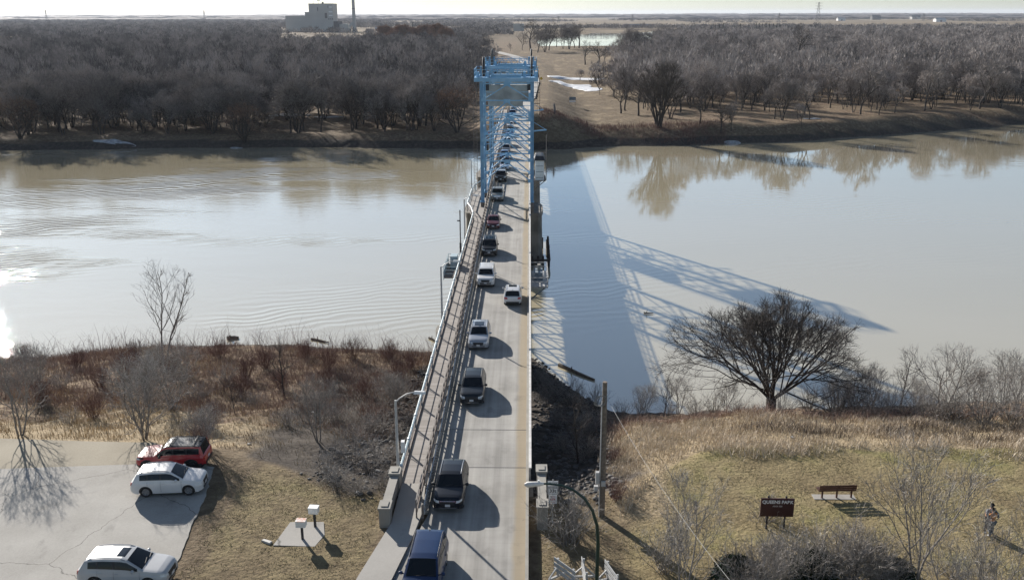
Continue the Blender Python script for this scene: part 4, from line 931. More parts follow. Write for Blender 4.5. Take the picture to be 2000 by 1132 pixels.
    # mirrors
    for s in (1, -1):
        xm = (L / 2 - K['xc'] - .42) * sx; zb = float(np.interp(K['xc'] + .4, bx, bz)) + .06; b = MB(); yb = s * (W / 2 - .03)
        b.lathe([(-.10, .02), (-.085, .065), (0, .095), (.085, .085), (.11, .03)], 'Y', 10, (xm, yb + s * .13, (zb + .04) * taller)); b.bar((xm, yb - s * .03, zb * taller), (xm, yb + s * .1, zb * taller), .06, .05)
        b.build('mirror', 'trim_black' if paint in ('black', 'blackblue', 'maroon', 'tan') else 'paint_' + (roof or paint), g, True)
    if rails or roof_rack:
        for s in (1, -1):
            pts = []
            for q in np.linspace(K['xw'] + .12, K['xr'] - .12, 8):
                h = bvh.ray_cast(Vector(((L / 2 - q) * sx, s * (W / 2 - K['tumble'] * .62 - .10), 4)), Vector((0, 0, -1))); pts.append(((L / 2 - q) * sx, s * (W / 2 - K['tumble'] * .62 - .10), h[0].z + .045 if h[0] else 1.7))
            pts[0] = (pts[0][0], pts[0][1], pts[0][2] - .04); pts[-1] = (pts[-1][0], pts[-1][1], pts[-1][2] - .04)
            b = MB(); b.tube(pts, .022, 6); b.build('roof_rail', rails or 'trim_black', g, True)
        if roof_rack:
            for q in (K['xw'] + .5, K['xr'] - .5):
                h = bvh.ray_cast(Vector(((L / 2 - q) * sx, 0, 4)), Vector((0, 0, -1))); b = MB(); b.bar(((L / 2 - q) * sx, -W / 2 + .3, h[0].z + .07), ((L / 2 - q) * sx, W / 2 - .3, h[0].z + .07), .05, .03); b.build('roof_bar', 'trim_black', g)
    if ridges:
        for yy_ in (-.42, -.25, -.08, .08, .25, .42):
            pts = []
            for q in np.linspace(K['xw'] + .35, K['xr'] - .25, 6):
                h = bvh.ray_cast(Vector(((L / 2 - q) * sx, yy_, 4)), Vector((0, 0, -1))); pts.append(((L / 2 - q) * sx, yy_, h[0].z + .002))
            b = MB(); b.tube([p_ - Vector((0, 0, .004)) for p_ in map(Vector, pts)], .007, 4); b.build('roof_rib', 'paint_' + (roof or paint), g, True)
    if detail:   # door seams, handles, antenna
        for s in (1, -1):
            for q in (K['xc'] + .12, (K['pil'][0][0] + K['pil'][0][1]) / 2, (K['pil'][1][0] + K['pil'][1][1]) / 2):
                pts = []
                for zz in np.linspace(K['sill'] + .12, float(np.interp(q, bx, bz)) - .02, 6):
                    h = bvh.ray_cast(Vector(((L / 2 - q) * sx, s * 3, zz * taller)), Vector((0, -s, 0)))
                    if h[0]: pts.append((h[0].x, h[0].y + s * .001, h[0].z))
                if len(pts) > 2: b = MB(); b.tube(pts, .007, 4); b.build('door_seam', 'trim_black', g)
            for q in (K['pil'][0][0] - .12, K['pil'][1][0] - .1):
                zz = float(np.interp(q, bx, bz)) - .14; h = bvh.ray_cast(Vector(((L / 2 - q) * sx, s * 3, zz * taller)), Vector((0, -s, 0)))
                if h[0]: b = MB(); b.box(h[0].x - .09, h[0].x + .09, h[0].y - .02, h[0].y + .02, h[0].z - .015, h[0].z + .02); b.build('door_handle', 'paint_' + paint, g)
        h = bvh.ray_cast(Vector(((L / 2 - K['xr'] + .2) * sx, 0, 4)), Vector((0, 0, -1)))
        if h[0]: b = MB(); zz = h[0].z; xx = h[0].x; b.add([(xx - .1, -.025, zz - .01), (xx + .07, -.02, zz - .01), (xx + .07, .02, zz - .01), (xx - .1, .025, zz - .01), (xx - .09, 0, zz + .07), (xx - .05, 0, zz + .06)], [(0, 1, 5, 4), (3, 4, 5, 2), (0, 4, 3), (1, 2, 5), (0, 3, 2, 1)]); b.build('antenna', 'trim_black', g)
        # wipers and dashboard edge
        for s in (.32, -.25):
            pts = []
            for k in range(4):
                q = K['xc'] + .06 + .03 * k; h = bvh.ray_cast(Vector(((L / 2 - q) * sx, s + .15 * k, 4)), Vector((0, 0, -1)))
                if h[0]: pts.append(h[0] + Vector((0, 0, .012)))
            if len(pts) > 2: b = MB(); b.tube(pts, .012, 4); b.build('wiper', 'trim_black', g)
    return g
DN = -math.pi / 2; GQ = 'vehicles queued on the bridge'
def oncoming(px, py, *a, **k):
    """px, py = photo pixel of the ground under the nose"""
    p = P(px, py); K = KINDS[a[3]]; L_ = k.get('length') or K['L']
    return vehicle(a[0], a[1], a[2], a[3], p.x, p.y + L_ / 2, .028, DN + k.pop('turn', 0), group=GQ, **k)
oncoming(820, 1192, 'dark blue minivan cut off by the bottom edge, closest on the road', 'minivan', 'navy', 'van', ridges=True, turn=-.03, rails='trim_black')
oncoming(876, 1003, 'glossy blue-black sport utility vehicle with silver roof rails and a V-shaped chrome nose', 'car', 'blackblue', 'suv', rails='paint_silver', chrome_bar=True, turn=-.02, cladding=True, length=4.4)
oncoming(921, 795, 'charcoal sport utility vehicle with lit corner lamps, third in the queue', 'car', 'charcoal', 'suv', rails='trim_black', drl=True, cladding=True)
oncoming(934, 686, 'silver sport utility vehicle with a glass sunroof and dark square grille', 'car', 'silver', 'suv', sunroof=1.0, rails='paint_silver', skirt=False)
oncoming(948, 563, 'white square-roofed family car with split dark grille, beside the white one driving away', 'car', 'white', 'boxy', taller=.95, rails='paint_pearl')
oncoming(955, 503, 'black upright off-road car with vertical bright grille bars', 'off-road car', 'black', 'boxy', bars=7, roof='black', sunroof=1.1, rails='paint_silver')
oncoming(963, 449, 'dark red car, the only red one on the bridge', 'car', 'maroon', 'sedan', taller=1.04)
oncoming(971, 395, 'tan grey pickup truck coming out under the near lift tower', 'pickup truck', 'tan', 'pickup', grille='chrome', length=5.6)
oncoming(978, 357, 'black pickup with lit lamps and silver roof under the near tower', 'pickup truck', 'black', 'pickup', drl=True, length=5.4, roof='silver')
oncoming(985, 333, 'white car with bluish bonnet just behind the black pickup', 'car', 'bluewhite', 'sedan')
oncoming(985, 313, 'dark blue car between the two towers, close behind the bluish white car', 'car', 'blue', 'suv', detail=False)
oncoming(988, 300, 'grey car between the dark blue car and the big white pickup', 'car', 'grey', 'suv', detail=False)
oncoming(990, 288, 'white pickup truck framed by the lower braces of the towers', 'pickup truck', 'white', 'pickup', grille='chrome', detail=False)
oncoming(996, 268, 'dark sport utility vehicle behind the framed white pickup', 'car', 'blue', 'suv', detail=False)
oncoming(996, 251, 'white sedan, first vehicle of the pale group beyond the towers', 'car', 'white', 'sedan', detail=False)
oncoming(998, 242, 'silver sedan in the pale group beyond the towers', 'car', 'silver', 'sedan', detail=False)
oncoming(1001, 229, 'grey blue pickup beyond both towers near the far bridge end', 'pickup truck', 'blue', 'pickup', detail=False)
oncoming(1003, 216, 'white sport utility vehicle at the far end of the bridge', 'car', 'pearl', 'suv', detail=False)
oncoming(1004, 207, 'farthest vehicle, small pale van leaving the far approach road', 'van', 'white', 'van', detail=False)
p = P(1001, 600); vehicle('white sport utility vehicle with dark sunroof driving away, alone in the right lane', 'car', 'white', 'suv', p.x, p.y + 2.35, .028, math.pi / 2, sunroof=.9, rails='paint_silver', cladding=True, width=.98, name='sport_utility_vehicle')
# car park
vehicle('white sport utility vehicle with red tail lamps parked beside the red and black one', 'car', 'white', 'suv', -22.3, 51.15, .032, .10, cladding=False, length=4.32, rails='paint_silver', taller=.96, height=1.0)
vehicle('red sport utility vehicle with black rear and roof rack parked facing left', 'car', 'red', 'boxy', -23.2, 54.35, .032, math.pi + .06, cladding=True, roof='charcoal', roof_rack=True, dark_rim=True, length=4.45, taller=.94)
vehicle('silver-white sport utility vehicle with dark sunroof panel, cut off by the bottom edge', 'car', 'pearl', 'suv', -20.9, 41.6, .032, -.02, sunroof=.42, rails='paint_silver', length=4.7)
# ------------------------------------------------------------------ bare trees
class Tree:
    """bare tree: limbs as tapering tubes, fine twigs as thin slivers; envelope keeps the crown's outline"""
    def __init__(s, seed, H=14., Wd=10., base=.25, trunks=1, lean=0., r0=.28, up=.12, lv=(6, 7, 6, 5), twig=.022, wander=.22, spread=45, flat=1.0, twl=.9, trunk_h=None, droop=0, envz=.52, clump=0, bole=0, bole_r=.4, rfac=.60):
        s.q = random.Random(seed); s.H, s.W, s.base, s.up, s.lv, s.tw, s.wander, s.spread, s.twl = H, Wd, base, up, lv, twig, wander, spread, twl
        s.V = []; s.F = []; s.tV = []; s.envz = envz; s.cz = H * envz; s.rz = H * (1 - envz) * 1.02; s.droop = droop; s.rfac = rfac; s.rzl = max(.5, s.cz - base * H * .5); s.ph = s.q.uniform(0, 6); s.clump = clump
        for t in range(clump):   # a shrub: many stems fanning out of one root
            a = s.q.uniform(0, 6.28); l = abs(s.q.gauss(0, 1)) * math.tan(R(spread)) * .8; d = Vector((math.cos(a) * l, math.sin(a) * l, 1)).normalized(); rr_ = Wd * .10 * s.q.random()
            s.grow(Vector((math.cos(a) * rr_, math.sin(a) * rr_, -.1)), d, H * s.q.uniform(.6, 1.15), r0 * s.q.uniform(.6, 1.2), 2)
        for t in range(0 if clump else trunks):
            if bole and t == 0: s.V = []; s.ring([Vector((0, 0, -.4)), Vector((.03, 0, bole * .5)), Vector((0, 0, bole * 1.0)), Vector((0, 0, bole * 1.25))], [bole_r * 1.35, bole_r, bole_r * 1.05, bole_r * .5], 10)
            a = s.q.uniform(0, 6.28) if trunks > 1 else 0; l = lean if trunks == 1 else s.q.uniform(.12, .38) + lean
            if trunks > 1: a = 2 * math.pi * (t + s.q.uniform(-.3, .3)) / trunks
            if bole: l = (.12, .85, .45, 1.1, .3, .95, .6, 1.2, .75, .5)[t % 10]
            d = Vector((math.cos(a) * l, math.sin(a) * l, 1)).normalized(); p = Vector((math.cos(a) * r0 * .6, math.sin(a) * r0 * .6, bole if bole else -.3)) if trunks > 1 else Vector((0, 0, -.3))
            s.grow(p, d, (trunk_h or H * .62) * (s.q.uniform(.85, 1.05) if trunks > 1 else 1), r0 * (.65 if trunks > 1 else 1), 0)
    def inside(s, p):
        dz = p.z - s.cz; rz = s.rz if dz > 0 else s.rzl
        a = math.atan2(p.y, p.x); e = 1 + .16 * math.sin(3 * a + s.ph) + .12 * math.sin(5 * a + 2 * dz / s.rz * 2 + s.ph * 2) + .10 * math.sin(dz * 1.3 + s.ph * 3)
        return (p.x * p.x + p.y * p.y) / (s.W / 2) ** 2 + dz * dz / rz ** 2 < e * e or p.z < s.base * s.H
    def rnd(s): return Vector((s.q.gauss(0, 1), s.q.gauss(0, 1), s.q.gauss(0, 1)))
    def grow(s, p, d, L, r, lvl):
        q = s.q; n = (9, 7, 5, 4, 3)[lvl]; st = L / n; pts = [p.copy()]; rs = [r]; dirs = [d.copy()]
        for i in range(n):
            d = (d + s.rnd() * s.wander * (.45 if lvl == 0 else .8) + Vector((0, 0, s.up * (1 if lvl else .5) - s.droop * (lvl >= 2)))).normalized()
            p = p + d * st; pts.append(p.copy()); dirs.append(d.copy()); rs.append(r * (1 - .72 * (i + 1) / n))
            if lvl and not s.inside(p): break
        k = (7, 5, 4, 3, 3)[lvl]
        s.ring(pts, rs, k)
        if lvl >= 3:
            s.twigs(pts, dirs, L); return
        m = s.lv[lvl]; lo = (s.base * s.H / L if lvl == 0 else .18); az = q.uniform(0, 6.28)
        for c in range(m):
            t = lo + (1 - lo) * (c + q.uniform(.1, .9)) / m; t = min(t, .98) * (len(pts) - 1) ; i = int(t); f = t - i
            if i >= len(pts) - 1: i = len(pts) - 2; f = .9
            pp = pts[i].lerp(pts[i + 1], f); dd = dirs[i]; az += 2.4 + q.uniform(-.5, .5)
            o = dd.orthogonal().normalized(); o = Matrix.Rotation(az, 3, dd) @ o; an = R(s.spread * q.uniform(.7, 1.25) * (1 if lvl == 0 else .95))
            nd_ = (dd * math.cos(an) + o * math.sin(an)).normalized(); rr = rs[i] * s.rfac
            Lc = (s.W * .62 if lvl == 0 else L * .58) * (1.1 - .5 * (c / m)) * q.uniform(.8, 1.15)
            s.grow(pp, nd_, Lc, max(rr, .012), lvl + 1)
        if lvl: s.twigs(pts[len(pts) // 2:], dirs[len(pts) // 2:], L * .5)
    def ring(s, pts, rs, k):
        b = MB(); b.tube(pts, rs, k, cap=False); o = len(s.V); s.V += b.v; s.F += [tuple(i + o for i in f) for f in b.f]
    def twigs(s, pts, dirs, L):
        q = s.q
        for i in range(1, len(pts)):
            for _ in range(s.lv[3]):
                dd = (dirs[i] + s.rnd() * .55 + Vector((0, 0, s.up * 1.2))).normalized(); p = pts[i - 1].lerp(pts[i], q.random()); l = s.twl * q.uniform(.5, 1.2)
                m = p + dd * l * .5 + s.rnd() * .05 * l; e = m + (dd + s.rnd() * .25).normalized() * l * .5; w_ = dd.orthogonal().normalized() * s.tw
                w_ = Matrix.Rotation(q.uniform(0, 6.28), 3, dd) @ w_; s.tV.append((p - w_, p + w_, m, e))
                if q.random() < .7: e2 = m + (dd + s.rnd() * .6).normalized() * l * .45; s.tV.append((m - w_ * .8, m + w_ * .8, (m + e2) / 2, e2))
    def limbs(s):
        me = bpy.data.meshes.new('trunk'); me.from_pydata([tuple(v) for v in s.V], [], s.F); me.shade_smooth()
        a = me.attributes.new('rnd', 'FLOAT', 'POINT'); a.data.foreach_set('value', np.random.RandomState(1).rand(len(s.V)).astype(np.float32) * .5); me.update(); return me
    def crown(s):
        A = np.array([[tuple(v) for v in t] for t in s.tV], dtype=np.float32); n = len(A)
        V = A.copy(); w_ = (A[:, 1] - A[:, 0]) * .35; V[:, 2] = A[:, 2] - w_; V = np.concatenate([V, (A[:, 2] + w_)[:, None]], 1)   # base-, base+, mid-, end, mid+
        V = V.reshape(-1, 3); i = np.arange(n)[:, None] * 5
        F = np.concatenate([i + np.array([[0, 1, 4]]), i + np.array([[0, 4, 2]]), i + np.array([[2, 4, 3]])]); r = np.repeat(np.random.RandomState(2).rand(n), 5)
        return npmesh('crown', V, F, r)
def far_protos():
    """coarse versions for the mass of the woods: slivers only, returned as arrays"""
    out = []
    for k in range(6):
        rs_ = np.random.RandomState(200 + k); n = 460; Hh, Wd = 12.5 + rs_.rand() * 3, 10 + rs_.rand() * 3
        u = rs_.rand(n) * 6.2832; c = rs_.rand(n) ** .45; el = np.arccos(1 - rs_.rand(n) * 1.15)
        cx = np.sin(el) * np.cos(u) * c * Wd / 2; cy = np.sin(el) * np.sin(u) * c * Wd / 2; cz = Hh * .42 + np.cos(el) * c * Hh * .56
        lump = 1 + .16 * np.sin(u * 3 + k) * np.sin(el * 4 + k); p = np.stack([cx * lump, cy * lump, cz * lump], 1); cl = p[rs_.randint(0, n, 26)]; j_ = np.argmin(((p[:, None] - cl[None]) ** 2).sum(-1), 1); p = p + (cl[j_] - p) * .38
        d = p - np.array([0, 0, Hh * .08]); d /= np.linalg.norm(d, axis=1)[:, None]; d = d + rs_.randn(n, 3) * .28; d[:, 2] += .25; d /= np.linalg.norm(d, axis=1)[:, None]
        l = (1.1 + rs_.rand(n) * 1.3)[:, None]; w_ = np.cross(d, rs_.randn(n, 3)); w_ /= np.linalg.norm(w_, axis=1)[:, None]; w_ *= (.085 + .07 * rs_.rand(n))[:, None]
        tri = np.stack([p - d * l * .5 - w_, p - d * l * .5 + w_, p + d * l * .5], 1)
        tr = []
        for j in range(9):   # trunk and limbs
            a = rs_.rand() * 6.28; e = np.array([math.cos(a) * Wd * .3 * (j > 1), math.sin(a) * Wd * .3 * (j > 1), Hh * (.55 + .25 * rs_.rand())]); b0 = np.array([0, 0, 0 if j < 3 else Hh * .2]); ww = np.cross(e - b0, rs_.randn(3)); ww = ww / np.linalg.norm(ww) * (.26 if j < 2 else .15)
            tr.append([b0 - ww, b0 + ww, e])
        out.append(np.concatenate([tri, np.array(tr)]))
    return out
def mass(name, places, protos, m, label=None, z0=None, kind='stuff', seed=1):
    """many far trees joined in one mesh; places = (x, y, z, scale, rot)"""
    rs_ = np.random.RandomState(seed); Vs = []; Rn = []
    for k, pr in enumerate(protos):
        sel = [pl for i, pl in enumerate(places) if i % len(protos) == k]
        if not sel: continue
        A = np.array(sel); c, s_ = np.cos(A[:, 4]), np.sin(A[:, 4]); T = pr.reshape(-1, 3)
        X = (T[None, :, 0] * c[:, None] - T[None, :, 1] * s_[:, None]) * A[:, 3:4] + A[:, 0:1]; Y = (T[None, :, 0] * s_[:, None] + T[None, :, 1] * c[:, None]) * A[:, 3:4] + A[:, 1:2]
        Z = T[None, :, 2] * A[:, 5:6] + A[:, 2:3]; Vs.append(np.stack([X, Y, Z], -1).reshape(-1, 3))
        n = len(pr); tint = rs_.rand(len(A), 1) ** 1.3 * .75; Rn.append(np.repeat((tint + rs_.rand(len(A), n) * .25).reshape(-1), 3))
    V = np.concatenate(Vs); F = np.arange(len(V)).reshape(-1, 3)
    o = link(name, npmesh(name, V, F, np.concatenate(Rn)), m); return tag(o, label, None, None, kind)
# ---- kinds of tree
TREES = {}
def proto(key, limb_mat, crown_mat, **k):
    t = Tree(**k); TREES[key] = (t.limbs(), t.crown(), limb_mat, crown_mat)
def plant(key, x, y, label, s=1.0, rz=0., name='bare_tree', cat='tree', group=None, z=None, sz=None):
    l, c, lm, cm = TREES[key]; g = empty(name, (x, y, (gz(x, y) if z is None else z) - .05), rz, label, cat, group); g.scale = (s, s, sz or s)
    for nm, me, m in (('trunk', l, lm), ('crown', c, cm)):
        if not me.materials: me.materials.append(M[m])
        o = bpy.data.objects.new(nm, me); COL.link(o); o.parent = g
        if me.materials[0].name != m: o.material_slots[0].link = 'OBJECT'; o.material_slots[0].material = M[m]
    return g
for k in range(5):
    proto('wood%d' % k, 'bark_dark', 'twig_wood', seed=10 + k, H=13.5, Wd=13.5, base=.2, trunks=(1, 3, 2, 4, 1)[k], r0=.3, up=.10, lv=(7, 6, 3, 2), twig=.034, twl=1.5, spread=42, trunk_h=10, wander=.24)
for k in range(4):
    proto('woodr%d' % k, 'bark_dark', 'twig_woodright', seed=30 + k, H=13.0, Wd=12.5, base=.22, trunks=(1, 2, 3, 1)[k], r0=.28, up=.12, lv=(7, 6, 3, 2), twig=.034, twl=1.5, spread=40, trunk_h=10, wander=.24)
proto('fan', 'bark_dark', 'twig_dark', seed=52, H=19, Wd=15, base=.12, trunks=6, r0=.62, up=.06, lv=(6, 6, 4, 2), twig=.032, twl=1.3, spread=30, trunk_h=16, wander=.13)
proto('leaner', 'bark_dark', 'twig_orange', seed=61, H=14, Wd=15, base=.16, trunks=5, r0=.4, up=.10, lv=(6, 6, 3, 1), twig=.030, twl=1.3, spread=45, trunk_h=11, wander=.25)
proto('gaunt', 'bark_dark', 'twig_dark', seed=71, H=15, Wd=13, base=.3, trunks=1, r0=.5, up=.05, lv=(8, 5, 3, 1), twig=.035, twl=1.2, spread=50, trunk_h=11, wander=.3)
proto('willow', 'bark_grey', 'twig_orange', seed=81, H=13, Wd=16, base=.1, trunks=3, r0=.4, up=.08, lv=(8, 7, 4, 3), twig=.07, twl=1.7, spread=48, trunk_h=9)
# far woods, the 250-odd trees that show largest as individuals, the rest as one mass each
q = random.Random(77); cand = []
def n1(a, b_, s_): return float(vnoise(np.array([a]), np.array([b_]), s_)[0])
def left_ok(x, y): return x < -15 - .022 * y - (5 if y < 300 else 0) + 9 * n1(y / 35, 0., 3) * (y > 320) and n1(x / 38, y / 60, 8) < .62
def right_ok(x, y): return x > (.083 if y < 520 else .083 + (min(y, 900) - 520) * .00006) * y + 6 + (.02 * y + 4) * n1(y / 40, 3., 5) + 5 * n1(y / 11, 7., 6) and x > 28 and not (y < 335 and x < 75 and q.random() < .72) and n1(x / 34, y / 55, 9) < .58
y = 279.
while y < 1500:
    sp = 7.6 if y < 330 else 8.5 + (y - 330) * .0125
    for side in (-1, 1):
        x = -15. if side < 0 else 24.
        while abs(x) < .60 * y + 30:
            X, Y = x + q.uniform(-.45, .45) * sp, y + q.uniform(-.45, .45) * sp; x += side * sp * q.uniform(.8, 1.15)
            fyv = float(np.interp(X, FX, FY)) + (5 if side < 0 else 7)
            if Y < fyv or not (left_ok(X, Y) if side < 0 else right_ok(X, Y)): continue
            if side > 0 and Y < fyv + 36 and q.random() < .45: continue
            if side > 0 and 1010 < Y < 2000 and lake_mask(np.array([X]), np.array([Y]))[0] > .01: continue
            if side < 0 and Y > 1010 and X > -60: continue
            if side < 0 and -760 < X < -200 + 40 * n1(Y / 50, 1., 2) and 1130 + 40 * n1(X / 60, 2., 7) < Y: continue
            if side < 0 and X < -200 and 1060 + 60 * n1(X / 90, 2., 7) < Y < 1200 + 50 * n1(X / 70, 5., 7): continue
            if side < 0 and Y < 292 and q.random() < .25: continue
            cand.append((X, Y, side))
    y += sp * .86
inview = lambda X, Y: abs(X / Y - .0 + .0192) < .575
cand.sort(key=lambda c: c[1]); L_ = [c for c in cand if c[2] < 0 and inview(c[0], c[1])][:128]; R_ = [c for c in cand if c[2] > 0 and inview(c[0], c[1])]
R_.sort(key=lambda c: c[1] - float(np.interp(c[0], FX, FY)) * .75); R_ = R_[:118]
ind = set(L_ + R_)
rank = {-1: 0, 1: 0}
for X, Y, side in sorted(ind, key=lambda c: abs(c[0] / c[1] + .0192)):
    fr = Y < float(np.interp(X, FX, FY)) + (24 if side < 0 else 30); rank[side] += fr
    k = q.randrange(5 if side < 0 else 4); sc = q.choice((.6, .75, .85, .95, 1.0, 1.1, 1.2))
    plant(('wood%d' if side < 0 else 'woodr%d') % k, X, Y, (ordw(rank[side]) + ' bare tree from the bridge in the front row of the far ' + ('left' if side < 0 else 'right') + ' wood') if fr else 'bare grey-brown tree deeper in the dense wood on the far bank ' + ('left' if side < 0 else 'right') + ' of the bridge', sc, q.uniform(0, 6.28), 'bare_tree', 'tree',
          'bare trees of the far left wood' if side < 0 else 'bare trees of the far right wood')
FPROT = far_protos()
for side, nm, m, lb in ((-1, 'far_left_wood', 'mass_left', 'dense bare wood filling the land beyond the far left bank'), (1, 'far_right_wood', 'mass_right', 'dense bare wood filling the land beyond the far right bank')):
    pl = []
    for X, Y, sd_ in cand:
        if sd_ == side and (X, Y, sd_) not in ind:
            s_ = q.uniform(.85, 1.15) * (1 + max(0, Y - 500) * .0006); pl.append((X, Y, gz(X, Y) - .3, s_ * q.uniform(.9, 1.2), q.uniform(0, 6.28), q.uniform(.6, 1.2)))
    mass(nm, pl, FPROT, m, lb)
# single trees one can pick out on the far side
def px_tree(key, px, py, z, label, s=1., rz=0, **k):
    p = P(px, py, z); return plant(key, p.x, p.y, label, s, rz, **k)
px_tree('fan', 1287, 252, -5.4, 'tall fan-shaped multi-stemmed tree at the edge of the far right bank', 1.0, .4)
px_tree('leaner', 893, 262, -6, 'reddish brown leaning willow on the far left bank just beside the bridge', .95, 1.0, name='willow_tree')
px_tree('leaner', 478, 268, -6.2, 'rusty brown spreading willow low at the edge of the far left bank', .8, 2.2, name='willow_tree')
px_tree('leaner', 40, 270, -6.2, 'rusty brown willow at the waterline near the left edge', .85, 4.2, name='willow_tree')
px_tree('gaunt', 1558, 128, -5.5, 'dark gaunt spreading tree rising above the far right wood', 1.75, .3)
px_tree('gaunt', 1213, 222, -5.3, 'small crooked tree on the far right slope, left of the fan-shaped tree', .75, 1.3)
px_tree('gaunt', 1247, 228, -5.3, 'slim tree between the crooked tree and the fan-shaped tree', .8, 2.3)
px_tree('gaunt', 1367, 247, -5.2, 'low forked tree right of the fan-shaped tree', .62, 3.3)
px_tree('woodr1', 1428, 251, -5.2, 'grey bushy tree near the water, second right of the fan-shaped tree', .62, 3.9)
px_tree('gaunt', 1408, 252, -5.2, 'thin tree beside the bushy grey one near the far right water edge', .62, 5.3)
px_tree('woodr0', 1565, 247, -5.2, 'pale small tree standing alone on the far right bank grass', .55, .3)
px_tree('gaunt', 1143, 125, -5.0, 'left of two lone trees in front of the distant lake', 1.1, .7)
px_tree('gaunt', 1169, 128, -5.0, 'right of two lone trees in front of the distant lake', 1.1, 4.7)
px_tree('woodr2', 1133, 156, -5.0, 'small round bush beside the upper snow patch', .42, .7, name='bush', cat='bush')
for i, (px, py, s, lb) in enumerate([(1020, 97, 1.2, 'leftmost tree of the row before the lake'), (1036, 98, 2.0, 'broad old tree in the row before the lake'), (1050, 102, 1.5, 'third tree of the row before the lake'), (1064, 101, 1.6, 'bushy tree in the middle of the row before the lake'),
        (1072, 98, 1.9, 'tallest tree in the row before the lake'), (1087, 92, 1.0, 'small tree just right of the row before the lake'), (1100, 95, 1.6, 'left tree of the clump before the lake'), (1112, 96, 1.6, 'right tree of the clump before the lake'),
        (1122, 93, 1.6, 'slim tree right of the clump before the lake'), (1131, 94, 1.6, 'rounded tree left of the two lone trees'), (1226, 108, 1.5, 'pale tree at the lake end of the far right wood'), (1238, 109, 1.6, 'second tree at the lake end of the far right wood'), (997, 99, .5, 'low crooked bush beside the curving far road')]):
    px_tree(('wood0', 'gaunt', 'wood2', 'wood3')[i % 4], px, py, -5.2, lb, s, i * 1.1)
q = random.Random(5)
# orange willows and conifers in front of the power plant
for i in range(9):
    p = P(752 + i * 15 + q.uniform(-4, 4), 84 + i * .6 + q.uniform(-3, 3), -5.3); plant('willow', p.x, p.y, ordw(i + 1) + ' orange-brown willow from the left in the row far left of the tower tops', q.uniform(1.15, 1.6), q.uniform(0, 6), 'willow_tree', 'tree', 'orange willows beyond the far left wood')
def conifer_mesh(seed):
    q_ = random.Random(seed); vs = []; fs = []; rn = []
    for k in range(900):
        t = q_.random() ** .8; z = .8 + t * 11.5; r = (1 - t) * 2.1 * q_.uniform(.4, 1.05) + .1; a = q_.uniform(0, 6.28); c = Vector((r * math.cos(a), r * math.sin(a), z)); d = Vector((math.cos(a), math.sin(a), -.25)).normalized(); w_ = Vector((-math.sin(a), math.cos(a), 0)) * .35
        o = len(vs); vs += [tuple(c - d * .5 - w_), tuple(c - d * .5 + w_), tuple(c + d * .55)]; fs.append((o, o + 1, o + 2)); rn += [q_.random()] * 3
    return npmesh('crown', vs, fs, rn)
cm_ = conifer_mesh(4); b = MB(); b.tube([(0, 0, -.3), (0, 0, 11)], [.22, .04], 6); tm_ = b.build('trunk', 'bark_dark'); tme = tm_.data; bpy.data.objects.remove(tm_)
TREES['fir'] = (tme, cm_, 'bark_dark', 'conifer')
for px, py, s, lb in [(798, 62, 1.2, 'left of two dark firs above the orange willows'), (806, 61, 1.4, 'right of two dark firs above the orange willows')]: p = P(px, py, -5.5); plant('fir', p.x, p.y, lb, s, px, 'fir_tree', 'tree')
for px in (1388, 1396, 1404, 1412, 1445, 1476, 1482, 1488, 1495, 1502, 1509, 1516, 1522):
    p = P(px, 64 + (px % 5) * .5, -5.5); plant('fir', p.x, p.y, 'small dark fir standing among the far right woods', 1.15 + (px % 7) * .05, px, 'fir_tree', 'tree', 'dark firs in the far right woods')
# distant shelter belts and woods up to the skyline: solid lumpy canopies
def belt(name, x0, x1, y, depth, h, cell, m, seed):
    xs_ = np.arange(x0, x1 + cell, cell); ys_ = np.concatenate([[y - .2, y], np.linspace(y + cell * .5, y + depth, max(3, int(depth / cell)))]); X, Y = np.meshgrid(xs_, ys_)
    Z = h * (.72 + .45 * vnoise(X / cell * .7, Y / cell * .7, seed) + .30 * vnoise(X / (cell * 9), Y / (cell * 9), seed + 1)); Y2 = Y + vnoise(X / (cell * 2.2), Y * 0, seed + 2) * cell * .9
    Z = -6 + np.maximum(Z, .5); Z[0] = -7; Z[-1] = -7; Z[:, 0] = -7; Z[:, -1] = -7; I = np.arange(X.size).reshape(X.shape)
    F = np.stack([I[:-1, :-1], I[:-1, 1:], I[1:, 1:], I[1:, :-1]], -1).reshape(-1, 4)
    link(name, npmesh(name, np.stack([X, Y2, Z], -1).reshape(-1, 3), F, np.random.RandomState(seed).rand(X.size)), m); bpy.context.scene.collection.objects[-1]['kind'] = 'stuff'
# woods from 1.5 to 5 km: joined coarse trees, thinning into fields on the right
FP2 = []
for k in range(5):
    rs_ = np.random.RandomState(300 + k); n = 70; u = rs_.rand(n) * 6.2832; el = np.arccos(1 - rs_.rand(n) * 1.2); c = rs_.rand(n) ** .4; p = np.stack([np.sin(el) * np.cos(u) * c * 7.5, np.sin(el) * np.sin(u) * c * 7.5, 5 + np.cos(el) * c * 7.5], 1)
    d = p / np.linalg.norm(p, axis=1)[:, None] + rs_.randn(n, 3) * .35; d[:, 2] += .4; d /= np.linalg.norm(d, axis=1)[:, None]; w_ = np.cross(d, rs_.randn(n, 3)); w_ /= np.linalg.norm(w_, axis=1)[:, None]; w_ *= .55; l = (2.0 + rs_.rand(n) * 2)[:, None]
    FP2.append(np.stack([p - d * l * .5 - w_, p - d * l * .5 + w_, p + d * l * .5], 1))
pl = []; Y = 1250.
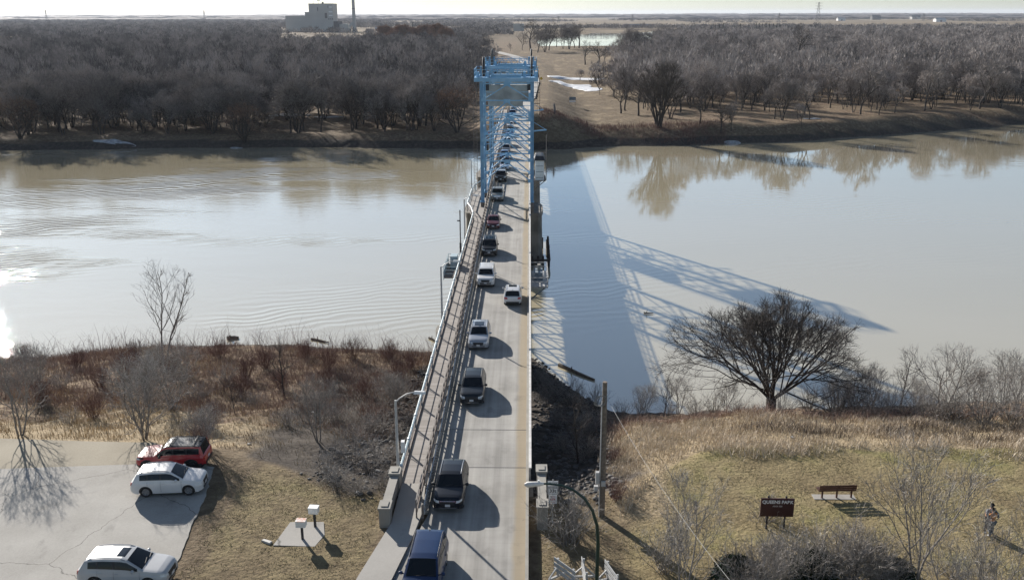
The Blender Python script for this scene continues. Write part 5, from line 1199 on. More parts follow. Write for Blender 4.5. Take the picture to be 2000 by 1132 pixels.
while Y < 5200:
    dx = 10 + (Y - 1250) * .006; X = -.62 * Y
    while X < .60 * Y:
        X += dx * q.uniform(.7, 1.3); x, yy_ = X, Y + q.uniform(-.5, .5) * 30
        px = 1036 + X / Y * 1800 / .958; g_ = n1(X / 260, Y / 420, 12) + .4 * n1(X / 90, Y / 150, 13)
        if px < 760: ok = g_ > -.62 and not (540 < px < 760 and Y < 2000 and not (1640 < Y < 1860 and q.random() < .3)) and not (Y < 1500 and px > 300 and g_ < .1)
        elif px < 1000: ok = (Y > 1500 and Y < 2300 and g_ > -.4) or (Y > 2300 and g_ > .05)
        elif px < 1330: ok = 2110 < Y < 2290 or (Y > 3900 and g_ > .12)
        else: ok = 1500 < Y < 2150 and g_ > -.5 or 2150 < Y < 2600 and g_ > .25 or Y > 3300 and g_ > .15
        if ok: pl.append((x, yy_, -6, q.uniform(.9, 1.35) * (1 + (Y - 1250) * .00012), q.uniform(0, 6.28), q.uniform(.65, 1.2)))
    Y += 30 + (Y - 1250) * .02
mass('distant_woods', pl, FP2, 'mass_left', 'woods and shelter belts on the plain towards the skyline', seed=5)
for i, (x0, x1, y, dp, h, cell) in enumerate([(-3600, -300, 5300, 900, 13, 22), (500, 3600, 5500, 800, 12, 22), (-5000, 5500, 8000, 1800, 20, 34), (-8000, 8500, 11500, 3000, 26, 60), ]):
    belt('distant_woods', x0, x1, y, dp, h, cell, 'twig_belt', 90 + i)
# ------------------------------------------------------------------ near bank trees and shrubs
proto('oak', 'bark_dark', 'twig_dark', seed=404, H=8.6, Wd=17.6, base=.05, trunks=9, r0=.22, up=.05, lv=(9, 7, 5, 3), twig=.009, twl=.85, spread=42, trunk_h=9.6, lean=.45, wander=.17, envz=.30, bole=1.5, bole_r=.46, rfac=.55)
proto('slim', 'bark_grey', 'twig_grey', seed=411, H=11.5, Wd=6.6, base=.22, trunks=2, r0=.16, up=.14, lv=(10, 5, 2, 1), twig=.007, twl=.7, spread=38, trunk_h=10.8, wander=.14)
proto('sap0', 'bark_grey', 'twig_grey', seed=421, H=6.2, Wd=5.4, base=.16, trunks=3, r0=.12, up=.14, lv=(7, 5, 3, 1), twig=.007, twl=.7, spread=42, trunk_h=5.2, wander=.2)
proto('sap1', 'bark_grey', 'twig_pale', seed=431, H=5.6, Wd=5.6, base=.12, trunks=5, r0=.10, up=.12, lv=(7, 5, 3, 1), twig=.007, twl=.7, spread=44, trunk_h=4.6, wander=.24)
proto('sap2', 'bark_dark', 'twig_dark', seed=441, H=6.0, Wd=3.6, base=.2, trunks=1, r0=.10, up=.12, lv=(9, 5, 3, 1), twig=.007, twl=.5, spread=40, trunk_h=5.6, wander=.18)
proto('elm', 'bark_grey', 'twig_grey', seed=451, H=7.4, Wd=7.6, base=.18, trunks=2, r0=.17, up=.10, lv=(9, 6, 3, 1), twig=.008, twl=.75, spread=42, trunk_h=6.6, wander=.2)
proto('bush', 'bark_grey', 'twig_pale', seed=461, H=3.0, Wd=4.2, clump=26, r0=.03, up=.10, lv=(6, 4, 3, 2), twig=.006, twl=.6, spread=38, wander=.24, envz=.4)
proto('bushb', 'bark_grey', 'twig_grey', seed=463, H=2.6, Wd=4.6, clump=30, r0=.028, up=.08, lv=(6, 4, 3, 2), twig=.006, twl=.6, spread=46, wander=.28, envz=.4)
proto('bushred', 'twig_red', 'twig_red', seed=471, H=2.0, Wd=3.2, clump=40, r0=.018, up=.16, lv=(5, 4, 2, 2), twig=.007, twl=.55, spread=34, wander=.18, envz=.4)
proto('dense', 'bark_grey', 'twig_grey', seed=481, H=3.2, Wd=5.2, clump=54, r0=.035, up=.12, lv=(7, 6, 5, 3), twig=.007, twl=.55, spread=42, wander=.2, envz=.36)
proto('fore', 'bark_pale', 'twig_pale', seed=491, H=7.4, Wd=6.0, base=.16, trunks=3, r0=.10, up=.14, lv=(8, 6, 3, 1), twig=.006, twl=.6, spread=34, trunk_h=6.6, wander=.17)
def tree_at(key, px, py, z, label, s=1., rz=0., name='bare_tree', cat='tree', group=None, sz=None):
    """stand the tree where the sight line through the pixel meets the real ground"""
    p = P(px, py, z)
    for _ in range(12):
        z2 = gz(p.x, p.y); z = z + (z2 - z) * .6; p = P(px, py, z)
    y = p.y
    while gz(p.x, y) < -8.4: y -= .6
    return plant(key, p.x, y, label, s, rz, name, cat, group, sz=sz)
tree_at('oak', 1498, 796, -3, 'great old oak with a wide domed crown at the river edge', 1.04, .6, 'oak_tree', sz=1.04)
tree_at('slim', 322, 716, -6, 'tall slim pale tree rising over the water on the left bank', 1.0, .8)
T_ = [('sap0', 40, 850, 'two-stemmed grey tree at the left edge behind the car park', .98), ('sap1', 283, 858, 'multi-stemmed tree with a dark burl behind the car park', 1.05), ('sap0', 622, 862, 'young tree on the left bank beside the rocks', .8),
      ('sap2', 556, 775, 'slender dark sapling in the middle of the left bank brush', .85), ('sap1', 335, 800, 'grey tangle-crowned tree in the left brush below the tall slim tree', 1.0), ('sap1', 400, 880, 'pale bush right behind the red car', .55),
      ('sap0', 80, 780, 'grey tree near the left edge halfway down the bank', .75), ('sap2', 245, 800, 'thin grey sapling in the left brush', .6), ('sap1', 770, 800, 'spindly grey tree beside the near street lamp', .6), ('sap2', 460, 810, 'small bare sapling above the red car', .5),
      ('elm', 1835, 800, 'tall loose-crowned tree on the right bank near the edge of the view', .95), ('sap2', 1748, 790, 'slender upright tree just right of the great oak', .95), ('sap0', 1655, 790, 'twisted low tree under the right side of the oak crown', .72), ('sap0', 1700, 800, 'dark crooked tree between the oak and the slender tree', .7),
      ('sap0', 1310, 795, 'bare sapling at the left foot of the oak', .6), ('sap2', 1270, 785, 'small grey sapling beside the bridge shadow on the water', .65), ('sap1', 1235, 765, 'pale spiky shrub tree at the edge of the bridge shadow', .5), ('sap0', 1400, 790, 'small tree under the left side of the oak crown', .5),
      ('sap1', 1600, 785, 'tangled small tree right behind the oak trunk', .6), ('sap1', 1900, 800, 'tangled grey tree right of the loose-crowned one', .75), ('sap0', 1960, 790, 'grey tree close to the right edge of the bank', .85), ('sap1', 1990, 810, 'last tangled tree at the right edge of the bank', .8), ('sap1', 1790, 810, 'low tangled tree left of the loose-crowned one', .6), ('sap2', 1130, 905, 'leaning pale tree in the rocky shade right of the bridge', .9)]
for i, (k, px, py, lb, s) in enumerate(T_): tree_at(k, px, py, -3, lb, s, i * 1.3)
# foreground trees at the lower right
FG = [('fore', 1335, 1168, 'bare forked tree in the lower middle right foreground', .85), ('fore', 1790, 1130, 'tall pale bare tree in the foreground between the bench and the people', 1.0), ('fore', 1868, 1240, 'leaning bare tree in the right foreground', .8), ('fore', 2010, 1260, 'bare tree crown at the lower right corner', .9)]
for i, (k, px, py, lb, s) in enumerate(FG): p = P(px, py, 0); plant(k, p.x, p.y, lb, s, i * 2.1 + .5, z=-.05)
S_ = [('dense', 1515, 1100, 'dense grey round shrub directly in front of the park sign', .62, .66), ('dense', 1665, 1130, 'broad dense grey shrub below the bench', 1.1, .85), ('bushb', 1495, 1016, 'grey haze of twigs directly behind the park sign', .75, .85), ('dense', 1475, 1175, 'shrub with dark green inside at the bottom edge', 1.0, .9), ('dense', 1720, 1140, 'grey shrub at the foot of the tall pale tree', .9, .9),
      ('bushb', 1860, 1125, 'low twiggy shrub beside the two people', .8, .7), ('bush', 1535, 1130, 'pale feathery shrub over the dark undergrowth', 1.0, .9), ('bush', 1300, 1115, 'thin pale shrub in front of the forked tree', .9, 1.0), ('bush', 1110, 1060, 'tangled brown shrub above the white barricades', 1.1, .95), ('bush', 1120, 1025, 'small pale bush behind the weight limit sign', .8, .7),
      ('bush', 1590, 1140, 'spreading pale shrub between the sign and bench at the bottom', 1.1, 1.0), ('bush', 1945, 1190, 'pale shrub in the lower right corner', 1.1, .9), ('bushred', 1198, 900, 'reddish dry shrub beside the wooden pole', .65, .8), ('bushred', 1200, 975, 'rust-coloured shrub at the foot of the wooden pole', .75, .8)]
for i, (k, px, py, lb, s, sz) in enumerate(S_): tree_at(k, px, py, -.1, lb, s, i * 1.7, 'shrub', 'shrub', sz=s * sz)
# dark green junipers inside the shrubs
def juniper(px, py, s, label):
    q_ = random.Random(px); vs = []; fs = []; rn = []; 
    for k in range(2600):
        a, t = q_.uniform(0, 6.28), q_.random(); r = (q_.random() ** .4) * 1.7 * (1 - t ** 2.2 * .9) * (1 + .18 * math.sin(a * 4)); c = Vector((r * math.cos(a), r * math.sin(a), t * 1.6)); d = Vector((q_.gauss(0, 1), q_.gauss(0, 1), q_.gauss(.4, 1))).normalized(); w_ = d.orthogonal().normalized() * .05
        o = len(vs); vs += [tuple(c - w_), tuple(c + w_), tuple(c + d * .28)]; fs.append((o, o + 1, o + 2)); rn += [q_.random()] * 3
    p = P(px, py, 0); o = link('juniper', npmesh('juniper', vs, fs, rn), 'conifer'); o.location = (p.x, p.y, -.1); o.scale = (s, s, s * 1.1); tag(o, label, 'shrub')
juniper(1440, 1140, .95, 'dark green juniper in the bottom middle right'); juniper(1590, 1125, .85, 'blackish green juniper in the shade between the sign and the bench'); juniper(1750, 1130, .7, 'small dark juniper at the foot of the tall pale tree')
B_ = [(60, 700, 1.), (270, 700, 1.), (430, 700, 1.), (480, 740, 1.1), (640, 720, 1.1), (780, 740, 1.), (550, 760, .9), (90, 790, 1.0), (185, 815, .9), (410, 840, .9), (390, 870, .8), (470, 770, .9), (520, 720, 1.), (600, 700, 1.), (690, 700, 1.1), (760, 700, 1.), (800, 720, .9), (330, 730, 1.0), (250, 730, 1.1), (200, 760, 1.0), (640, 750, .8), (710, 770, .8), (150, 720, 1.)]
for i, (px, py, s) in enumerate(B_): tree_at('bushred', px, py, -4, ordw(1 + sorted(range(len(B_)), key=lambda j: B_[j][:2]).index(i)) + ' dark reddish brush clump from the left on the left bank slope', s, i, 'brush_clump', 'shrub', 'reddish brush clumps of the left bank')
B2 = [(560, 830, .8), (690, 860, .9), (740, 840, .9), (650, 900, .9), (720, 920, .8), (600, 790, .8), (140, 830, .7), (500, 790, .8), (440, 750, 1.), (380, 780, 1.), (300, 790, .9), (30, 760, 1.), (120, 760, .9), (660, 820, .9), (780, 860, .7), (700, 960, .7), (740, 900, .9), (770, 900, .8), (660, 950, .8), (750, 950, .7), (690, 900, 1.), (800, 830, .8), (640, 930, .8), (720, 850, 1.), (780, 780, .9)]
for i, (px, py, s) in enumerate(B2): s *= .86; tree_at(('bush', 'bushb')[i % 2], px, py, -4, ordw(1 + sorted(range(len(B2)), key=lambda j: B2[j][:2]).index(i)) + ' grey tangled shrub from the left on the left bank slope', s, i, 'grey_shrub', 'shrub', 'grey shrubs of the left bank', sz=s * .72)
B4 = [(1075, 745, .8), (1110, 760, .9), (1060, 790, .7), (1135, 800, .8), (1085, 830, .7), (1150, 850, .8), (1100, 880, .6), (1145, 900, .7), (1055, 720, .7), (1165, 790, .7)]
for i, (px, py, s) in enumerate(B4): tree_at(('bushb', 'bush')[i % 2], px, py, -5, ordw(i + 1) + ' twiggy shrub in the rocky shade right of the bridge', s, i, 'grey_shrub', 'shrub', 'shrubs of the shaded rocks')
B3 = [(1350, 800, .8), (1390, 798, .7), (1430, 795, .7), (1530, 805, .8), (1580, 800, 1.), (1630, 810, 1.1), (1660, 800, 1.), (1680, 805, 1.1), (1720, 812, 1.), (1740, 810, .9), (1800, 815, 1.), (1840, 822, 1.), (1870, 820, 1.2), (1920, 825, 1.2), (1970, 820, 1.3), (1250, 808, .6), (1300, 806, .6), (1215, 812, .6)]
for i, (px, py, s) in enumerate(B3): tree_at(('bushb', 'bush')[i % 2], px, py, -3, ordw(1 + sorted(range(len(B3)), key=lambda j: B3[j][:2]).index(i)) + ' tangled shrub from the left on the crest of the right bank', s, i, 'bank_shrub', 'shrub', 'tangled shrubs of the right bank crest')
# ------------------------------------------------------------------ grasses and thickets nobody could count
def blades(name, n, xr, yr, fmask, h, w_, m, seed, lean=.35, label=None, split=1, clump=3.):
    rs_ = np.random.RandomState(seed); X = rs_.uniform(xr[0], xr[1], n); Y = rs_.uniform(yr[0], yr[1], n); dn = vnoise(X / clump, Y / clump, seed) * .6 + vnoise(X / (clump * .3), Y / (clump * .3), seed + 1) * .4
    k = (rs_.rand(n) < fmask(X, Y) * np.clip(.75 + dn, .15, 1)); X, Y, dn = X[k], Y[k], dn[k]; n = len(X); Z = ground_z(X, Y)
    hh = h * (.5 + rs_.rand(n) * .8) * (1 + dn * .5); a = rs_.rand(n) * 6.2832; la = rs_.rand(n) * 6.2832; ll = lean * hh * (rs_.rand(n) + .2)
    b_ = np.stack([X, Y, Z - .03], 1); wv_ = np.stack([np.cos(a), np.sin(a), 0 * a], 1) * (w_ * (.6 + rs_.rand(n) * .8))[:, None]; d = np.stack([np.cos(la) * ll, np.sin(la) * ll, hh], 1)
    mid = b_ + d * .55; tip = b_ + d + np.stack([np.cos(la) * ll * .6, np.sin(la) * ll * .6, -hh * .12], 1)
    V = np.stack([b_ - wv_, b_ + wv_, mid + wv_ * .8, mid - wv_ * .8, tip], 1).reshape(-1, 3); i = np.arange(n)[:, None] * 5
    F = np.concatenate([i + np.array([[0, 1, 2]]), i + np.array([[0, 2, 3]]), i + np.array([[3, 2, 4]])]); r = np.repeat(np.clip(rs_.rand(n) * .7 + dn * .35 + .15, 0, 1), 5)
    return tag(link(name, npmesh(name, V, F, r), m), label, None, None, 'stuff')
ky_ = lambda X, i: np.interp(X, KX, KY[:, i])
def m_right(X, Y):
    edge = 56.5 + .8 * np.sin(X / 3.1) + vnoise(X / 5, Y * 0, 77) * .8
    return (sstep(0, 1.2, Y - np.where(X > 10.5, edge, 47 + (X - 5) * 1.7)) * sstep(5.0, 6.0, X) * sstep(1.5, -1.5, Y - ky_(X, 1) - 1))
blades('dry_grass', 95000, (4.5, 46), (46, 72), m_right, .42, .016, 'pale_straw', 11, label='tall pale dry grass covering the right bank')
def m_left(X, Y):
    e = 58.2 + np.where(X > -22, -3.5 * sstep(-24, -16, X), 0); return sstep(0, .8, Y - e + vnoise(X / 2., Y / 2., 5) * .3) * sstep(-9, -12, X) * np.clip(sstep(78, 60, Y) + (vnoise(X / 5, Y / 5, 8) > .15) * .7, 0, 1) * (1 - .75 * sstep(-22, -17, X))
blades('dry_grass', 90000, (-62, -9), (54, 98), m_left, .42, .017, 'dry_straw', 12, label='straw-coloured dry grass between the car park and the brush')
def m_brush(X, Y): return sstep(0, 5, Y - 66 + vnoise(X / 6, Y / 6, 14) * 5) * sstep(-8.6, -11, X) * sstep(100, 97, Y)
blades('brush_thicket', 95000, (-66, -9), (58, 101), m_brush, .75, .013, 'brush_brown', 13, .5, 'low reddish brown brush thicket covering the left bank slope', clump=2.2)
def m_edge(X, Y): return sstep(-4.5, -1, Y - ky_(X, 3) + 2.) * sstep(1.0, -1, Y - ky_(X, 3) + .2) * sstep(-8.6, -11, X)
blades('reed_fringe', 5200, (-66, -9), (90, 103), m_edge, 2.6, .012, 'brush_brown', 15, .5, 'thin leafless stems fringing the water on the left', clump=1.2)
def m_crest(X, Y): return sstep(-2.5, 0, Y - ky_(X, 1)) * sstep(3.5, 0, Y - ky_(X, 2) + 2) * sstep(5, 8, X)
blades('brush_thicket', 26000, (4, 48), (62, 78), m_crest, .9, .014, 'brush_brown', 16, .6, 'dark tangle of brush along the crest of the right bank', clump=2.)
def m_dark(X, Y): return sstep(58.5, 60, Y + .7 * np.sin(X / 2.)) * sstep(66, 63, Y) * sstep(17, 24, X + (Y - 60) * 1.5) * np.clip(.6 + vnoise(X / 3, Y / 1.5, 41), 0, 1)
blades('brush_thicket', 16000, (14, 46), (57, 67), m_dark, .75, .014, 'brush_dark', 19, .6, 'dark weedy brush patch in the dry grass near the right edge', clump=2.)
def m_lawn(X, Y):
    a = ((X > .6) * (X < 44) * (Y > 36) * (Y < 58.5) * sstep(1.5, -.5, Y - ky_(X, 0) - .5) + (X < -8.9) * (X > -19.9) * (Y > 37) * (Y < 54))
    pad = (X > -14.2) & (X < -11.6) & (Y > 44.9) & (Y < 47.5); pad2 = (X > 17.3) & (X < 20.1) & (Y > 50.2) & (Y < 51.5); lot = X < -20.0 + (54.2 - Y) * .13
    return np.clip(a, 0, 1) * ~pad * ~pad2 * ~lot
blades('lawn_grass', 150000, (-21, 44), (36, 59), m_lawn, .085, .018, 'lawn_blade', 17, 1.1, 'short yellowish green grass of the lawns', clump=.9)
def m_farb(X, Y): return ((X > 3) & (X < 60)) * sstep(274, 277, Y) * sstep(296, 284, Y)
blades('bank_scrub', 16000, (3, 62), (273, 297), m_farb, 1.3, .03, 'twig_red', 18, .5, 'low reddish scrub on the far bank right of the bridge', clump=4)
# riprap: boulders in one uncountable heap, a few loose pale ones apart
def rocks(name, n, fx, seed, smin, smax, m, label):
    q_ = random.Random(seed); ico = bmesh.new(); bmesh.ops.create_icosphere(ico, subdivisions=1, radius=1); iv = np.array([v.co[:] for v in ico.verts]); jf = np.array([[v.index for v in f.verts] for f in ico.faces]); ico.free()
    Vs = []; Fs = []; o = 0; k = 0
    while k < n:
        x, y = fx(q_)
        if x is None: continue
        s = q_.uniform(smin, smax) * (.5 + q_.random()); j = 1 + np.random.RandomState(k + seed).uniform(-.28, .28, iv.shape); a = q_.uniform(0, 6.28)
        v = iv * j * np.array([s, s * q_.uniform(.6, 1), s * q_.uniform(.4, .75)]); v = np.stack([v[:, 0] * math.cos(a) - v[:, 1] * math.sin(a), v[:, 0] * math.sin(a) + v[:, 1] * math.cos(a), v[:, 2]], 1) + np.array([x, y, gz(x, y) + s * .12])
        Vs.append(v); Fs.append(jf + o); o += len(v); k += 1
    return tag(link(name, npmesh(name, np.concatenate(Vs), np.concatenate(Fs)), m), label, None, None, 'stuff')
def f1(q_):
    y = q_.uniform(50, 92); x = q_.uniform(-15.5 + (y - 50) * .10, -8.4); return (x, y) if q_.random() < .4 + .6 * (x > -14) and (y > 52.6 or x > -10.5) else (None, None)
def f2(q_):
    y = q_.uniform(50, 98); return (q_.uniform(.5, 6.2 if y < 90 else 4), y)
rocks('riprap', 1100, f1, 3, .07, .24, 'rock', 'grey riprap boulders on the slope left of the bridge'); rocks('riprap', 1300, f2, 4, .08, .24, 'rock', 'shaded riprap boulders on the slope right of the bridge')
# ------------------------------------------------------------------ street furniture and small things
def PYp(px, py, Y):
    d = cam.matrix_world.to_3x3() @ Vector(((px - 1000) / 1800., (566 - py) / 1800., -1)); t = Y / d.y; return Vector((d.x * t, Y, CAM_Z + d.z * t))
def text(s, size, m, parent, loc, bold=.0, align='CENTER', name='lettering', sx=1.):
    c = bpy.data.curves.new(name, 'FONT'); c.body = s; c.size = size; c.align_x = align; c.align_y = 'CENTER'; c.extrude = .004; c.offset = bold; c.materials.append(M[m])
    tmp = bpy.data.objects.new('tmp', c); COL.link(tmp); bpy.context.view_layer.update(); me = bpy.data.meshes.new_from_object(tmp.evaluated_get(bpy.context.evaluated_depsgraph_get())); bpy.data.objects.remove(tmp); bpy.data.curves.remove(c)
    if not me.materials: me.materials.append(M[m])
    o = bpy.data.objects.new(name, me); COL.link(o); o.parent = parent; o.location = loc; o.rotation_euler = (R(90), 0, 0); o.scale = (sx, 1, 1); return o
# park sign
g = empty('park_sign', (14.2, 47.1, 0), R(-1), 'maroon park sign reading QUEENS PARK in white letters', 'sign')
b = MB(); b.box(-.94, .94, -.04, .04, .84, 1.98); bd = b.build('board', 'sign_maroon', g)
for x in (-.5, .5): b = MB(); b.box(x - .045, x + .045, .05, .12, -.3, 2.08); b.build('post', 'black_text', g)
text('QUEENS PARK', .27, 'sign_white', bd, (0, -.045, 1.76), .010); text('AREA 500', .13, 'grey_text', bd, (0, -.045, 1.50))
# weight limit sign
g = empty('weight_limit_sign', (1.42, 47.9, 0), 0, 'white weight limit sign reading MAXIMUM 33t on a metal post', 'sign')
b = MB(); b.box(-.03, .03, .0, .06, -.3, 2.62); b.build('post', 'galvanised', g)
def board(z0, z1, w_, m='sign_white', border=True):
    b = MB(); b.box(-w_ / 2, w_ / 2, -.022, -.004, z0, z1); o = b.build('board', m, g)
    if border:
        b = MB(); t = .018; k = .03
        for x0, x1, a, c in ((-w_ / 2 + k, w_ / 2 - k, z1 - k - t, z1 - k), (-w_ / 2 + k, w_ / 2 - k, z0 + k, z0 + k + t), (-w_ / 2 + k, -w_ / 2 + k + t, z0 + k + t, z1 - k - t), (w_ / 2 - k - t, w_ / 2 - k, z0 + k + t, z1 - k - t)): b.box(x0, x1, -.027, -.0225, a, c)
        b.build('border', 'black_text', o)
    return o
o = board(2.28, 2.56, .60, border=False); text('BRIDGE', .15, 'black_text', o, (0, -.026, 2.41))
o = board(1.70, 2.26, .60); text('MAXIMUM', .105, 'black_text', o, (0, -.028, 2.13), .002); text('33t', .29, 'black_text', o, (0, -.028, 1.92), .006)
o = board(1.10, 1.67, .48, border=False); text('65%', .19, 'red_text', o, (0, -.026, 1.38), .003)
b = MB(); 
for z in (1.58, 1.52, 1.22, 1.17): b.box(-.15, .15, -.026, -.0225, z, z + .012)
b.build('small_print', 'red_text', o)
# wooden utility pole with meter boxes, coil and cable
g = empty('utility_pole', (4.36, 48.8, 0), 0, 'weathered wooden utility pole with grey meter boxes and a coil of cable near the top', 'utility pole')
b = MB(); b.tube([(0, 0, -.5), (.0, 0, 4), (-.02, 0, 8.35)], [.19, .165, .13], 12); b.build('pole', 'pole_wood', g, True)
b = MB(); b.tube([(-.17, -.12, -.2), (-.17, -.12, 7.2)], .035, 6); b.build('conduit', 'grey_paint', g)
b = MB(); b.box(-.42, -.22, -.25, .0, 2.0, 2.75); b.build('meter_box', 'grey_paint', g); b = MB(); b.box(-.5, -.26, -.24, -.02, 1.55, 1.85); b.build('meter_box', 'grey_paint', g); b = MB(); b.box(-.1, .16, -.32, -.18, 1.9, 2.2); b.build('meter_box', 'grey_paint', g)
b = MB()
for k in range(3):
    pts = [(-.25 + .28 * math.cos(t) * (1 + .15 * k), -.2 + .05 * k, 7.25 + .33 * math.sin(t + k * .3)) for t in np.linspace(0, 6.28, 18)]; b.tube(pts, .018, 5)
b.build('cable_coil', 'cable', g)
a = Vector((4.5, 48.65, 7.35)); e = PYp(1452, 1165, 31.0); pts = []
for t in np.linspace(0, 1, 24): p = a.lerp(e, t); pts.append(p - Vector((0, 0, 1.0 * 4 * t * (1 - t) * .5)))
b = MB(); b.tube(pts, .009, 6); tag(b.build('overhead_cable', 'cable', None, True), 'grey overhead cable running from the wooden pole towards the lower right', 'cable')
# green curved lamp
Yl = 39.9; pts = [PYp(x, y, Yl) for x, y in ((1164, 1190), (1166, 1120), (1168, 1060), (1166, 1025), (1157, 996), (1142, 973), (1120, 956), (1095, 947), (1070, 944), (1056, 944))]
pts[0].z = -.3; pts[0].x = pts[1].x + .0; g = empty('street_lamp', (pts[0].x, Yl, 0), 0, 'dark green curved street lamp arching over from the bottom right', 'street lamp')
o_ = Vector((pts[0].x, Yl, 0)); b = MB(); b.tube([p - o_ for p in pts], [.10, .095, .09, .085, .075, .07, .06, .055, .05, .045], 12); b.build('pole', 'green_paint', g, True)
h_ = pts[-1] - o_; b = MB(); b.tube([h_ + Vector((.15, 0, 0)), h_ + Vector((0, 0, .0)), h_ + Vector((-.25, 0, -.02)), h_ + Vector((-.62, 0, -.05)), h_ + Vector((-.78, 0, -.05))], [.06, .11, .13, .15, .06], 12); b.build('lamp_head', 'rail_top', g, True)
b = MB(); b.lathe([(-.0, .05), (.09, .05), (.09, .001)], 'Z', 10, (h_.x - .1, 0, h_.z + .1)); b.build('photo_cell', 'white_paint', g)
# boxes on black posts
def post_box(x, y, h, rz, label, rust):
    g = empty('post_box', (x, y, 0), rz, label, 'box'); b = MB(); b.box(-.06, .06, -.06, .06, -.2, h - .2); b.build('post', 'black_text', g)
    b = MB(); b.box(-.29, .25, -.2, .2, h - .16, h + .2); b.build('box', 'white_paint', g)
    b = MB(); b.box(-.305, .265, -.215, .215, h + .203, h + .23)
    b.build('lid', 'rusty_white' if rust else 'white_paint', g)
mat('rusty_white', (.5, .2, .1), .7, col2=(.7, .69, .66), scale=5)
post_box(-12.75, 45.66, 1.0, -.03, 'white metal box with rusty lid on a black post, nearer one on the pad', True); post_box(-12.33, 46.98, 1.08, -.08, 'clean white metal box on a black post, farther one on the pad', False)
# bench seen from behind
g = empty('park_bench', (18.85, 50.75, .04), R(3), 'reddish brown slatted park bench on a concrete pad facing the river', 'bench'); 
for k in range(3): b = MB(); b.bar((-1.15, -.08 - .03 * k, .52 + .15 * k), (1.15, -.08 - .03 * k, .52 + .15 * k), .045, .125, up=(0, -.2, 1)); b.build('back_slat', 'bench_wood', g)
for k in range(3): b = MB(); b.box(-1.15, 1.15, .04 + k * .15, .17 + k * .15, .43, .47); b.build('seat_slat', 'bench_wood', g)
for x in (-.9, 0, .9): b = MB(); b.bar((x, 0, -.05), (x, 0, .43), .09, .09); b.bar((x, -.03, .4), (x, -.09, .88), .07, .05); b.bar((x, 0, .40), (x, .46, .40), .08, .06); b.build('leg', 'bench_wood', g)
# road barricades
def barricade(x, y, rz, label):
    g = empty('barricade', (x, y, 0), rz, label, 'barricade', 'white wooden road barricades')
    for s in (-.62, .62):
        b = MB(); b.bar((0, s, 0), (0, s, 1.12), .10, .10, up=(1, 0, 0)); b.build('post', 'grey_white', g)
        b = MB(); b.bar((-.62, s, .05), (.62, s, .05), .10, .10); b.build('foot', 'grey_white', g)
        for t in (-1, 1): b = MB(); b.bar((t * .58, s, .12), (t * .04, s, .62), .07, .07); b.build('brace', 'grey_white', g)
    for z in (.42, .72, 1.02): b = MB(); b.bar((-.08, -.85, z), (-.08, .85, z), .035, .20); b.build('rail', 'grey_white', g)
mat('grey_white', (.42, .42, .41), .6, var=.15, scale=5)
barricade(1.95, 41.75, R(38), 'white wooden barricade at the bottom edge, closest to the road'); barricade(2.95, 41.6, R(4), 'white wooden barricade in the middle of the three, seen end on'); barricade(4.35, 41.4, R(18), 'white wooden barricade right of the green lamp pole')
# litter and driftwood
for px, py, sx_, lb in [(521, 1058, .35, 'pale plank scrap lying on the lawn left of the concrete pad'), (700, 963, .16, 'white scrap among the rocks above the lawn'), (612, 806, .16, 'white bag caught on the left bank'), (738, 920, .15, 'white scrap among the boulders near the walkway'), (487, 868, .12, 'white litter behind the red car'), (1548, 855, .12, 'white scrap in the dry grass below the oak')]:
    p = P(px, py, -.2)
    for _ in range(8): p = P(px, py, gz(p.x, p.y))
    b = MB(); b.add([(-sx_, -.1, 0), (sx_, -.14, .02), (sx_ * .95, .13, .05), (-sx_ * .9, .1, .02), (-sx_ * .9, -.08, .09), (sx_ * .9, -.1, .11), (sx_ * .85, .1, .12), (-sx_ * .8, .08, .09)], [(3, 2, 1, 0), (4, 5, 6, 7), (0, 1, 5, 4), (1, 2, 6, 5), (2, 3, 7, 6), (3, 0, 4, 7)])
    o = tag(b.build('litter_scrap', 'light_litter'), lb, 'litter'); o.location = (p.x, p.y, p.z); o.rotation_euler = (0, 0, px)
def log(pts, r, label):
    b = MB(); b.tube(pts, [r, r * .9, r * .8, r * .5][:len(pts)], 8); 
    p = Vector(pts[1]); b.tube([p, p + Vector((.1, -.3, .5))], [r * .5, r * .2], 5); tag(b.build('driftwood_log', 'drift_wood', None, True), label, 'log')
def wl(px, py, z):
    p = P(px, py, z)
    for _ in range(20): p = P(px, py, p.z + (max(gz(p.x, p.y), WZ) + .12 - p.z) * .5)
    return (p.x, p.y, p.z)
log([wl(1092, 712, -8.3), wl(1115, 722, -8.5), wl(1135, 731, -8.8), wl(1161, 741, -8.9)], .22, 'dark driftwood log reaching over the water right of the bridge')
log([wl(443, 661, -7.6), wl(450, 660, -7.5), wl(458, 659, -7.45), wl(466, 659, -7.4)], .30, 'short thick log on the left shoreline'); log([wl(608, 661, -8.0), wl(620, 663, -8.0), wl(632, 666, -8.1), wl(642, 668, -8.2)], .14, 'long thin log on the left shoreline'); log([wl(838, 659, -8.9), wl(843, 661, -8.9), wl(848, 664, -9.0), wl(853, 666, -9.05)], .14, 'driftwood branch in the water beside the walkway')
log([wl(1258, 610, -8.95), wl(1262, 611, -8.93), wl(1266, 611, -8.95), wl(1276, 611, -9)], .10, 'small branch floating in the bridge shadow')
